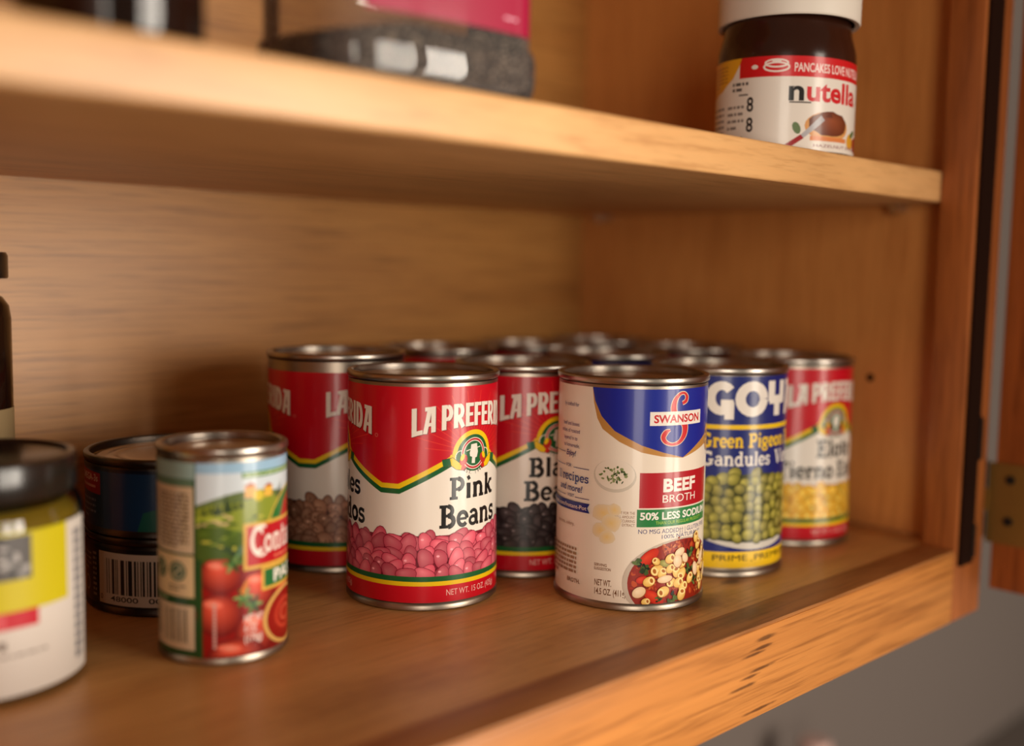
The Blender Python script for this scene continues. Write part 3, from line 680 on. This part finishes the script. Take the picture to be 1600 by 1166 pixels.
def spread_label():
    a = Art(); a.rect(-100, 6, 100, 56.5, (232, 222, 210))
    a.rect(-46, 45.5, 30, 56.5, (206, 24, 30)); a.ring(-27.5, 50.6, 6.0, 2.4, .9, (236, 220, 210), 18); a.ring(-27.5, 52.6, 5.4, 2.0, .9, (236, 220, 210), 18); a.ell(-27.5, 53.6, 2.2, .9, (236, 220, 210)); a.ell(-38, 51, 1.6, 1.2, (236, 220, 210))
    a.text('PANCAKES LOVE NUTELLA', -19, 48.2, 4.6, 47, (240, 214, 206), .02)
    a.poly([(-78, 56.5), (-45, 56.5), (-46.5, 52), (-50, 46), (-58, 40), (-68, 37), (-78, 36)], (226, 164, 34)); greek(a, -72, -54, 42, 54, 6, (176, 118, 30), .4)
    a.text('n', -21.4, 33, 10.6, 7.6, (30, 26, 24), .03); a.text('utella', -12.4, 33, 10.6, 35, (206, 22, 32), .03); a.rect(-21, 31.4, -10, 32.2, (90, 80, 76))
    greek(a, -50, -41, 38, 44, 2, (90, 86, 84)); 
    a.text('8', -41.5, 27.4, 7.5, 3.4, (44, 40, 40), .02); a.text('8', -41.5, 16.4, 7.5, 3.4, (44, 40, 40), .02); greek(a, -53, -43, 17, 32, 4, (130, 122, 118), .4); greek(a, -68, -56, 12, 32, 6, (130, 122, 118), .4); a.rect(-46, 36, -41, 37, (120, 114, 110)); a.poly([(-48, 9), (-40, 9), (-44, 14)], (90, 86, 84))
    # bread with spread, knife, nuts
    a.ell(1, 19.5, 14, 8, (216, 150, 84), 0, 24, mid=(236, 186, 120)); a.ell(1.5, 21, 12.4, 6.6, (104, 48, 24), 0, 22, mid=(150, 76, 42), off=(.1, .3), wob=.06); a.poly([(-2, 24.5), (2, 28), (3, 24.5)], (104, 48, 24))
    a.rect(-10, 11.6, 14, 14, (220, 130, 70)); a.strip([(-24, 6.2), (-14, 13.6)], 2.6, (160, 36, 40)); a.strip([(-14, 13.6), (-3, 24)], [2.2, 3.4], (176, 172, 176))
    a.ell(19, 13, 4, 4.4, (222, 160, 46), 0, 14); a.ell(27, 12, 4.6, 4.4, (150, 30, 34), 0, 14); a.ell(22, 17.5, 4, 1.6, (84, 112, 60), 30, 12); a.ell(-17, 18, 2, 3.4, (104, 124, 84), 20, 10); a.poly([(30, 24), (33, 24), (33, 32), (31, 30)], (110, 122, 116))
    a.text('HAZELNUT SPREAD', -8, 8.2, 1.6, 36, (150, 96, 96), .01)
    a.t = [(k, [(p[0]*1.06+2.0, 1+(p[1]-6)*.94, *p[2:]) for p in T]) for k, T in a.t]
    return a

def jar_label():
    a = Art(); W = (216, 206, 196)
    a.rect(-95, 3.0, 40, 64, W)
    a.poly([(-60, 34.5), (24.9, 34.5), (24.9, 64), (-60, 64)], (206, 190, 24))
    a.rect(-40, 46.5, 8.0, 63, (92, 88, 86))
    for _ in range(50): a.ell(random.uniform(-38, 6), random.uniform(48, 61.5), random.uniform(1, 3.4), random.uniform(.8, 2.4), random.choice([(60, 58, 60), (130, 128, 126), (180, 176, 172), (46, 44, 46)]), random.uniform(0, 180), 8, wob=.3)
    a.rect(-60, 28.4, 10.2, 34.8, (196, 24, 44)); a.rect(-60, 29, -2, 34.4, (214, 84, 92))
    greek(a, -40, 20, 20, 25, 1, (120, 104, 94), .6); greek(a, -44, 14, 15, 19.5, 2, (140, 124, 114), .4); greek(a, -40, 6, 8, 11.6, 1, (128, 116, 108), .6)
    greek(a, 29.5, 36, 8, 60, 14, (120, 116, 120), .75)
    return a

# ------------------------------------------------------------------ the cupboard
WD = dict()
WD['back'] = wood('plywood_back', (198, 141, 73), (156, 98, 42), 0, .42, 460, 10, 34, contrast=1.0)
WD['side'] = wood('plywood_side', (208, 140, 74), (176, 108, 50), 2, .48, 300, 14, 16, contrast=.35)
WD['floor'] = wood('plywood_floor', (218, 162, 98), (178, 120, 64), 0, .36, 380, 14, 14, contrast=.6, spots=[
    ((-.215, -.285, 0), .012, (96, 54, 22), .8, (.35, 1, 1), .8), ((-.172, -.272, 0), .005, (80, 44, 20), .6, (.5, 1, 1), .8), ((-.275, -.272, 0), .014, (150, 92, 44), .9, (.3, 1, 1), .6), ((-.40, -.27, 0), .02, (140, 88, 44), .9, (.3, 1, 1), .5)])
WD['rail'] = wood('oak_rail', (216, 142, 72), (158, 90, 36), 0, .34, 420, 24, 34, contrast=1.0, bump=.12, spots=[
    ((-.218, -.323, -.0065), .0023, (56, 28, 12), .5, (.22, 1, 1.7), .7), ((-.221, -.323, -.0105), .0021, (60, 28, 12), .5, (.2, 1, 2.2), .75), ((-.228, -.323, -.0125), .0020, (66, 32, 14), .5, (.2, 1, 2.4), .75),
    ((-.221, -.323, -.0205), .0021, (60, 28, 12), .5, (.18, 1, 2.2), .75), ((-.230, -.323, -.0225), .0020, (66, 32, 14), .5, (.2, 1, 2.4), .75), ((-.236, -.323, -.0262), .0023, (60, 30, 14), .5, (.17, 1, 2.4), .75), ((-.222, -.323, -.0400), .0021, (60, 30, 14), .5, (.12, 1, 2.4), .75)])
WD['strip'] = wood('stained_strip', (180, 118, 62), (140, 82, 38), 0, .45, 260, 16, 16, contrast=.9, spots=[((-.215, -.310, 0), .007, (74, 40, 18), .7, (.2, 1, 1), .6)])
WD['stile'] = wood('oak_stile', (178, 102, 48), (134, 68, 28), 2, .42, 240, 20, 16, contrast=.9)
WD['shelf'] = wood('plywood_shelf', (214, 164, 106), (176, 126, 76), 0, .42, 320, 14, 14, contrast=.6)
WD['edge'] = wood('pine_edge', (230, 178, 118), (206, 144, 84), 0, .36, 300, 22, 12, contrast=.5)
WD['door'] = wood('oak_door', (182, 98, 42), (130, 60, 22), 2, .40, 260, 22, 16, contrast=1.0)

HS, TS, DS, DR, HR, SX = .2069, .0182, .3020, .3230, .0439, .0169
XL, ZT = -.74, .46
cab = thing('kitchen_cabinet', 'open honey-brown wooden wall cupboard holding the food cans', 'cabinet', (0, 0, -HR))
def cpart(name, lo, hi, mat, bevel=.0006, parent=None):
    o = box(name, lo, hi, mat, None, bevel)
    p = parent or cab; o.parent = p; o.matrix_parent_inverse = Matrix.Translation((0, 0, HR))
    return o
cpart('back_panel', (XL, 0, -.016), (.016, .006, ZT), WD['back'], 0)
sp = cpart('side_panel', (0, -DR+.0207, -.016), (.016, 0, ZT), WD['side'], 0)
cpart('side_panel', (XL-.016, -DR+.0207, -.016), (XL, .006, ZT), WD['side'], 0)
cpart('bottom_panel', (XL, -DR+.0207, -.016), (0, 0, 0), WD['floor'], 0)
cpart('top_panel', (XL, -DR+.0207, ZT), (.016, .006, ZT+.016), WD['shelf'], 0)
rail = cpart('bottom_rail', (XL, -DR, -HR), (-SX, -DR+.0205, -.0012), WD['rail'], .0012)
cpart('rail_ledge', (XL, -DR+.0006, -.0016), (-SX, -DR+.0206, .0003), WD['strip'], .0004)
stile = cpart('stile', (-SX, -DR, -HR), (.022, -DR+.0207, ZT+.016), WD['stile'], .0014)
cpart('stile', (XL-.022, -DR, -HR), (XL+.0, -DR+.0207, ZT+.016), WD['stile'], .0014)
cpart('top_rail', (XL, -DR, ZT-.03), (-SX, -DR+.0205, ZT+.016), WD['rail'], .0012)
cpart('stile_shade_strip', (-.0135, -DR-.0022, -.010), (.0045, -DR+.0002, ZT), M['shade_brown'], .001)  # shade of the open door, built as a dark strip on the stile
cpart('floor_bead', (-.0014, -DR+.021, 0), (0, 0, .0022), WD['strip'], .0006)
# small round bore for a shelf pin
bm = bmesh.new(); bmesh.ops.create_circle(bm, cap_ends=True, radius=.0026, segments=20)
bmesh.ops.rotate(bm, verts=bm.verts, matrix=Matrix.Rotation(-PI/2, 3, 'Y')); bmesh.ops.translate(bm, verts=bm.verts, vec=(-.0002, -.2547, .0976))
o = bm_obj('pin_bore', bm, M['shade_brown'], sp); o.matrix_parent_inverse = Matrix.Identity(4)

# door, swung open at the right, with its hinge
door = cpart('door', (.030, -.90, -.031), (.0495, -.3250, ZT+.005), WD['door'], .0012)
tag(door, 'open oak cabinet door seen edge-on at right')
def dsub(name, bm, mat, smooth=40):
    o = bm_obj(name, bm, mat, door, smooth); return o
blocker_door = cpart('door', (XL-.0495, -.70, -.031), (XL-.030, -.3250, ZT+.005), WD['door'], .0012); tag(blocker_door, 'added open oak door at left, out of the frame, blocking light')  # unseen door, added to keep window light off the things at left
bm = bmesh.new()
def plate(bm, lo, hi, bev=.0006):
    g = bmesh.ops.create_cube(bm, size=1)['verts']
    for v in g: v.co = Vector([(l+h)/2+v.co[i]*(h-l) for i, (l, h) in enumerate(zip(lo, hi))])
    bmesh.ops.bevel(bm, geom=list({e for v in g for e in v.link_edges}), offset=bev, segments=2, affect='EDGES')
plate(bm, (.0282, -.352, -.0015), (.0302, -.3215, .0490))
plate(bm, (.0262, -.3225, .0180), (.0300, -.3165, .0325))
dsub('hinge_plate', bm, M['brass'])
bm = bmesh.new()
cyl_between(bm, (.0262, -.3190, .0335), (.0262, -.3190, .0500), .0030); cyl_between(bm, (.0262, -.3190, .0020), (.0262, -.3190, .0170), .0030)
dsub('hinge_knuckle', bm, M['dark_metal'])
for z in (.0393, .0134):
    bm = bmesh.new(); cyl_between(bm, (.0283, -.3352, z), (.0272, -.3352, z), .0028, 20)
    plate(bm, (.0270, -.3372, z-.0004), (.0273, -.3332, z+.0004), .0001); dsub('hinge_screw', bm, M['dark_metal'])
bm = bmesh.new()
plate(bm, (.0020, -.3258, .0520), (.0085, -.3228, .0800), .0014); bm_obj('hinge_wing', bm, M['dark_metal'], stile, 40)
bm = bmesh.new(); plate(bm, (.0000, -.3258, -.0080), (.0065, -.3228, .0150), .0014); bm_obj('hinge_wing', bm, M['dark_metal'], stile, 40)
bm = bmesh.new(); plate(bm, (.0286, -.85, .02), (.0304, -.40, .43), .0008); dsub('door_panel', bm, WD['door'])

# upper shelf board, lying on pins
sh = thing('cupboard_shelf', 'pale wooden upper shelf board with rounded front edge, above the cans', 'shelf', (0, 0, HS))
o = box('board', (XL+.001, -DS+.006, HS), (-.001, -.001, HS+TS), WD['shelf'], sh, .0005); o.matrix_parent_inverse = Matrix.Translation((0, 0, -HS))
o = box('edge_band', (XL+.001, -DS, HS), (-.001, -DS+.0062, HS+TS), WD['edge'], sh, .0016, 3); o.matrix_parent_inverse = Matrix.Translation((0, 0, -HS)); tag(o, 'bright smooth front edge')
for (y, lab) in ((-.2700, 'small steel shelf pin under upper shelf beside the right stile'), (-.0260, 'small steel shelf pin under upper shelf in the dark back corner')):
    bm = bmesh.new(); cyl_between(bm, (0, 0, 0), (-.0100, 0, 0), .0032, 20); plate(bm, (-.0135, -.0050, .0012), (-.0006, .0050, .0027), .0006)
    o = bm_obj('shelf_pin', bm, M['steel'], None, 40); o.location = (0, y, HS-.0027); tag(o, lab, 'shelf pin', 'shelf pins')

# wall behind, added unseen counter far below
def struct(o): o['kind'] = 'structure'; return o
struct(box('wall_back', (-2.2, .0075, -.50), (2.6, .06, 1.6), M['wall'], None, 0))
struct(box('floor', (-2.2, -.62, -.54), (2.6, .0065, -.50), princ('added_counter_stone', (120, 110, 104), .4), None, .004))  # unseen countertop, added for the pale pink bottle to stand on
t = thing('soap_bottle', 'blurred pale pink bottle cap below the cupboard at the bottom edge', 'bottle', (.322, -.045, -.50))
lathe('bottle_body', [(0, 0), (.024, 0), (.027, .003), (.027, .130), (.022, .150), (.012, .160), (.012, .166)], M['pale_pink'], t, 48)
lathe('cap', [(.0, .167), (.016, .167), (.0165, .169), (.0165, .183), (.014, .1865), (0, .1870)], M['pale_pink'], t, 48)

# ------------------------------------------------------------------ cans
def make_can(name, label, cat, R, RS, H, art, mapR=None, group=None, mat='gloss_print', rim='tin_rim'):
    t = thing(name, label, cat, group=group)
    lathe('can_body', [(0, .0024), (RS-.0055, .0024), (RS-.0042, .0010), (RS-.0034, .0), (RS-.0006, 0), (RS, .0006), (RS, .0025), (RS-.0004, .0031), (R, .0038), (R, H-.0040)], M['tin' if rim == 'tin_rim' else rim], t, 112)
    ri = RS-.0030
    rm = lathe('rim', [(ri, H-.0040), (ri, H-.0007), (ri+.0005, H-.0001), (ri+.0010, H), (RS-.0008, H), (RS-.0002, H-.0004), (RS, H-.0010), (RS, H-.0026), (RS-.0004, H-.0032), (R-.0001, H-.0037)], M[rim], t, 112)
    p = [(ri, H-.0038), (ri-.0005, H-.0043), (ri-.0016, H-.0043), (ri-.0022, H-.0034), (ri-.0027, H-.0030)]
    r0 = ri-.0040; 
    for i in range(14): p.append((r0-(r0*.36)*i/13, H-.0030-.00045*(1-math.cos(2*PI*i/6.5))/2))
    p += [(r0*.30, H-.0030), (0, H-.0030)]
    lathe('lid', p, M['tin_lid'], t, 112, sharp=60)
    if art: art.build('label', round_map(mapR or R+.00012), M[mat], t, vlim=(min(p[1] for p in art.t[0][1]), max(p[1] for p in art.t[0][1])))
    return t

PINK = red_label([('Pink', -13.5, 53.2, 10.5, 29.5), ('Beans', -18.5, 39.7, 11, 36.5)], [('Frijoles', -22, 53.2, 10.0, 46), ('Rosados', -20.5, 39.7, 10.5, 48)], 'pink')
BLACK = red_label([('Black', -16.0, 54.2, 10.2, 34), ('Beans', -18.5, 41.4, 10.6, 37)], [('Frijoles', -22, 54, 10.0, 46), ('Negros'.replace('N', 'R').replace('Regros', 'Rosados'), -20.5, 41, 10.5, 48)], 'black')
PINTO = red_label([('Pinto', -16.0, 53.2, 10.5, 34), ('Beans', -18.5, 40.5, 11, 36.5)], [('Frijoles', -22, 53.2, 10.0, 46), ('Pintos', -20.5, 40.5, 10.5, 44)], 'pinto')
CORN = red_label([('Corn', -16.0, 53.2, 10.5, 34)], [('Elote', -13.5, 53.8, 10.5, 30), ('Tierno Entero', -37, 41.0, 10.0, 76)], 'corn', True)
PEAS = pigeon_label(); BROTH = broth_label(); PASTE = paste_label()
GR = 'food cans on the lower shelf'
RB, RSM, HC = .0372, .0381, .1127
def put(t, x, y, deg): t.location = (x, y, .0002); t.rotation_euler = (0, 0, R_(deg)); return t
pink = put(make_can('food_can', 'red and white can of pink beans, nearest of the big cans, in front', 'can', RB, RSM, HC, PINK, group=GR), -.305, -.1753, 2.0)
broth = put(make_can('food_can', 'blue and cream can of beef broth with a soup bowl picture', 'can', RB, RSM, HC, BROTH, group=GR, mat='gloss_print'), -.2252, -.2447, 0)
peas = put(make_can('food_can', 'dark blue can of green pigeon peas beside the broth can', 'can', RB, RSM, HC, PEAS, group=GR), -.1437, -.2392, 0)
corn = put(make_can('food_can', 'red can with yellow corn picture, rightmost can by the side wall', 'can', RB, RSM, HC, CORN, group=GR), -.0532, -.229, -10.7)
black = put(make_can('food_can', 'red can of black beans between the pink bean and broth cans', 'can', RB, RSM, HC, BLACK, group=GR), -.2283, -.1683, -13.8)
pinto = put(make_can('food_can', 'red can with brown pinto beans picture, leftmost tall can, near back wall', 'can', RB, RSM, .1165, PINTO, group=GR), -.3015, -.094, 6.5)
for src, x, y, deg, lab in ((black, -.1938, -.0530, 30, 'red can behind the pink bean can, only its rim and a red strip showing'),
                            (black, -.1165, -.0625, 75, 'can in back row behind the black bean can, only dim rim showing'),
                            (peas, -.0396, -.0571, 20, 'farthest can in the back corner, only its highest rim showing'),
                            (peas, -.1315, -.1455, -25, 'can with dark blue label strip right behind the broth can'),
                            (corn, -.0402, -.1400, 40, 'can between corn can and back corner, only its rim showing')):
    c = copy_tree(src); c['label'] = lab; put(c, x, y, deg)

put(make_can('food_can', 'small tomato paste can with tomato and farm picture, at left', 'can', .0264, .0270, .0889, PASTE, group=GR), -.4201, -.1834, 0)
TU = tuna_upper(); TL = tuna_lower()
lo = put(make_can('tuna_can', 'flat dark tuna can with a barcode, bottom of the two stacked', 'can', .0419, .0425, .0365, TL, group='stacked tuna cans', rim='tin_dark'), -.400, -.0993, 0)
up = put(make_can('tuna_can', 'flat blue tuna can with red badge, on top of the barcode can', 'can', .0419, .0425, .0365, TU, group='stacked tuna cans', rim='tin_dark'), -.400, -.0993, 0)
up.location.z = .0368

# ------------------------------------------------------------------ jar and bottle at far left
t = thing('glass_jar', 'glass jar with black lid, olive contents and yellow-white label, front left', 'jar', (-.5094, -.1518, .0001))
lathe('glass_body', [(0, .001), (.034, .0), (.038, .002), (.0395, .006), (.0395, .066), (.0385, .070), (.0355, .0745), (.0350, .078)], M['glass'], t, 80)
lathe('contents', [(0, .003), (.034, .003), (.0378, .006), (.0380, .064), (.0370, .067), (.033, .070), (0, .070)], M['olive'], t, 64)
lathe('jar_lid', [(.0352, .0745), (.0372, .0742), (.0376, .0750), (.0376, .0865), (.0370, .0880), (.0345, .0885), (.0335, .0872), (.0325, .0868), (0, .0868)], M['black_lid'], t, 80)
jl = jar_label(); o = jl.build('label', round_map(.0397), M['matt_print'], t); o.rotation_euler = (0, 0, 0)

t = thing('dark_bottle', 'tall dark brown bottle at left edge behind the glass jar', 'bottle', (-.4885, -.0620, .0001))
lathe('bottle_body', [(0, .001), (.021, 0), (.0235, .002), (.0240, .006), (.0240, .136), (.0232, .142), (.0205, .146), (.0165, .148), (.0155, .150), (.0155, .158)], M['dark_glass'], t, 64)
lathe('bottle_cap', [(.0155, .1545), (.0228, .1545), (.0232, .1552), (.0232, .1650), (.0224, .1665), (0, .1668)], M['black_lid'], t, 64)
a = Art(); a.rect(-60, 20, 60, 95, (150, 128, 92)); greek(a, -50, 50, 30, 80, 10, (70, 56, 40)); a.build('label', round_map(.0241), M['matt_print'], t)

# ------------------------------------------------------------------ things on the upper shelf
ZS = HS+TS+.0001
t = thing('spread_jar', 'chocolate hazelnut spread jar with white lid on upper shelf at right', 'jar', (-.1270, -.2640, ZS), R_(-20))
A_, B_ = .0385, .0330
for nm, mt, pr in (('jar_body', 'chocolate', [(0, .0015), (.86, .0), (.96, .003), (1.0, .009), (1.0, .050), (.99, .055), (.955, .060), (.93, .063), (.91, .068), (.90, .080)]),):
    lathe(nm, [(r*.0355, z) for r, z in pr], M[mt], t, 96, A_/.0355, B_/.0355)
spread_label().build('label', oval_map(A_+.0002, B_+.0002), M['gloss_print'], t)
bm = bmesh.new(); n = 150; prof = [(.0345, .0692), (.0368, .0688), (.0373, .0696), (.0372, .0880), (.0362, .0930), (.0335, .0945)]
rings = []
for r, z in prof:
    rings.append([bm.verts.new(((r+(.00025 if (i % 2 and .073 < z < .09) else 0))*math.cos(2*PI*i/n), (r+(.00025 if (i % 2 and .073 < z < .09) else 0))*math.sin(2*PI*i/n), z)) for i in range(n)])
for q, s_ in zip(rings, rings[1:]):
    for i in range(n): bm.faces.new((q[i], q[(i+1) % n], s_[(i+1) % n], s_[i]))
bm.faces.new(rings[-1]); bm_obj('screw_lid', bm, M['white_plastic'], t, 30)

# chia canister: clear rounded-square tub
cx, cy, crz = -.3865, -.2595, R_(-5)
t = thing('seed_canister', 'clear plastic canister with magenta label and chia seeds on upper shelf', 'canister', (cx, cy, ZS), crz)
def rrect(hx, hy, r, n=8):
    P = []
    for sx_, sy_, a0 in ((1, 1, 0), (-1, 1, 90), (-1, -1, 180), (1, -1, 270)):
        for i in range(n+1): P.append((sx_*(hx-r)+r*math.cos(R_(a0+90*i/n)), sy_*(hy-r)+r*math.sin(R_(a0+90*i/n))))
    return P
def dense(P, step=.003):
    Q = []
    for p, q in zip(P, P[1:]+P[:1]):
        k = max(1, int(math.hypot(q[0]-p[0], q[1]-p[1])/step))
        Q += [(p[0]+(q[0]-p[0])*i/k, p[1]+(q[1]-p[1])*i/k) for i in range(k)]
    return Q
HX, HY, CR_ = .0460, .0320, .014
def bow(x, y):                                             # the tub's sides are slightly barrelled
    return (x + x/HX*.0020*max(0, 1-(y/HY)**2), y + y/HY*.0042*max(0, 1-(x/HX)**2))
def loft(name, secs, mat, parent, capb=True, capt=True, sharp=40):
    bm = bmesh.new(); rg = [[bm.verts.new((*bow(x, y), z)) for x, y in dense(rrect(.0460, .0320, CR_))] for hx, hy, r, z in secs]
    for (hx, hy, r, z), ring in zip(secs, rg):
        for v in ring: v.co.x *= hx/.0460; v.co.y *= hy/.0320
    for a_, b_ in zip(rg, rg[1:]):
        for i in range(len(a_)): bm.faces.new((a_[i], a_[(i+1) % len(a_)], b_[(i+1) % len(a_)], b_[i]))
    if capb: bm.faces.new(rg[0][::-1])
    if capt: bm.faces.new(rg[-1])
    return bm_obj(name, bm, mat, parent, sharp)
loft('tub', [(HX-.006, HY-.006, .014, 0), (HX-.0006, HY-.0006, CR_, .0022), (HX+.0004, HY+.0004, CR_, .0050), (HX+.0007, HY+.0007, CR_, .0085), (HX+.0008, HY+.0008, CR_, .0120), (HX+.0007, HY+.0007, CR_, .0155), (HX+.0003, HY+.0003, CR_, .0185), (HX-.001, HY-.001, CR_, .0205), (HX-.001, HY-.001, CR_, .150)], M['clear'], t, capt=False)
loft('tub_lid', [(HX, HY, .013, .150), (HX+.001, HY+.001, .013, .152), (HX+.001, HY+.001, .013, .166), (HX-.001, HY-.001, .012, .168)], princ('lid_magenta', (170, 14, 70), .35), t)
def front_map(u, v, off):                                  # follows the tub's front face and its rounded corners
    s_ = HX-.0008-CR_; x = u/1000; R = CR_+.0001+off/1000; yc = -(HY-.0008-CR_)
    if abs(x) <= s_: return (*bow(x, yc-R), v/1000), Vector((x*.0084/HX**2*.9, -1, 0)).normalized()
    t = (abs(x)-s_)/CR_; sg = 1 if x > 0 else -1
    return (*bow(sg*(s_+R*math.sin(t)), yc-R*math.cos(t)), v/1000), (sg*math.sin(t), -math.cos(t), 0)
a = Art(); MG = (160, 0, 54)
a.rect(-34, 24, 39, 120, MG); a.rect(-34, 56, 39, 58, (236, 206, 214)); a.text('CHIA SEEDS', 0, 66, 12, 56, (240, 224, 222), .04, 'c'); greek(a, -30, 4, 42, 46, 1, (236, 200, 208)); greek(a, 24, 33, 28.5, 30, 1, (240, 180, 200))
a.build('label', front_map, M['matt_print'], t)
# the seeds: one heap nobody could count
bmv, bmf, bmc = [], [], []
def seed(x, y, z):
    b0 = len(bmv); rot = Matrix.Rotation(random.uniform(0, PI), 3, 'Z') @ Matrix.Rotation(random.uniform(0, PI), 3, 'X')
    g = random.choice([(62, 50, 44), (84, 70, 60), (46, 38, 34), (120, 104, 90), (176, 158, 138), (70, 58, 50), (96, 80, 68)])
    for v in ((1, 0, 0), (-1, 0, 0), (0, 1, 0), (0, -1, 0), (0, 0, 1), (0, 0, -1)):
        p = rot @ Vector((v[0]*.0012, v[1]*.0008, v[2]*.0007)); bmv.append((x+p.x, y+p.y, z+p.z)); bmc.append((*lin(g), 1))
    for f in ((0, 2, 4), (2, 1, 4), (1, 3, 4), (3, 0, 4), (2, 0, 5), (1, 2, 5), (3, 1, 5), (0, 3, 5)): bmf.append([b0+i for i in f])
zt = lambda x, y: .0215 + .004*(x/HX) + .0012*math.sin(x*130+y*90)
ix, iy = HX-.0028, HY-.0028; CI = CR_-.002
for _ in range(9000):
    s_ = random.random()
    if s_ < .38: x, y = random.uniform(-ix, ix), -iy + random.uniform(0, .0025)
    elif s_ < .62: x, y = -ix + random.uniform(0, .0025), random.uniform(-iy, iy)
    elif s_ < .72: x, y = ix - random.uniform(0, .0025), random.uniform(-iy, iy)
    else: x, y = random.uniform(-ix, ix), random.uniform(-iy, iy)
    if abs(x) > ix-CI and abs(y) > iy-CI:
        dx, dy = abs(x)-(ix-CI), abs(y)-(iy-CI)
        if math.hypot(dx, dy) > CI:
            q = CI/math.hypot(dx, dy); x = math.copysign(ix-CI+dx*q, x); y = math.copysign(iy-CI+dy*q, y)
    z = zt(x, y) - random.uniform(0, .0012) if s_ >= .72 else random.uniform(.0045, zt(x, y))
    if z < .007: x *= .93; y *= .93
    seed(*bow(x, y), z)
core = rrect(ix-.0024, iy-.0024, CI-.002)
b0 = len(bmv)
for zz in (.003, None):
    for x, y in (bow(*p) for p in core): bmv.append((x, y, zz if zz else zt(x, y)-.001)); bmc.append((*lin((60, 50, 44)), 1))
nc = len(core)
for i in range(nc): bmf.append([b0+i, b0+(i+1) % nc, b0+nc+(i+1) % nc, b0+nc+i])
bmf.append([b0+i for i in range(nc)][::-1]); bmf.append([b0+nc+i for i in range(nc)])
me = bpy.data.meshes.new('chia_seeds'); me.from_pydata(bmv, [], bmf)
me.color_attributes.new('print', 'FLOAT_COLOR', 'POINT').data.foreach_set('color', [x for c in bmc for x in c])
o = link('chia_seeds', me, M['seeds']); o.location = (cx, cy, ZS); o.rotation_euler = (0, 0, crz)
tag(o, 'grey-brown chia seeds filling the bottom of the clear canister', 'seeds', kind='stuff')

t = thing('dark_jar', 'dark brown glass jar at top left on upper shelf', 'jar', (-.5020, -.2700, ZS))
lathe('glass_body', [(0, .001), (.0235, 0), (.0262, .002), (.0270, .006), (.0270, .075), (.0255, .082), (.021, .087), (.021, .094)], M['dark_glass'], t, 64)
lathe('jar_lid', [(.0215, .089), (.0235, .089), (.0238, .090), (.0238, .104), (.0230, .105), (0, .105)], M['black_lid'], t, 64)
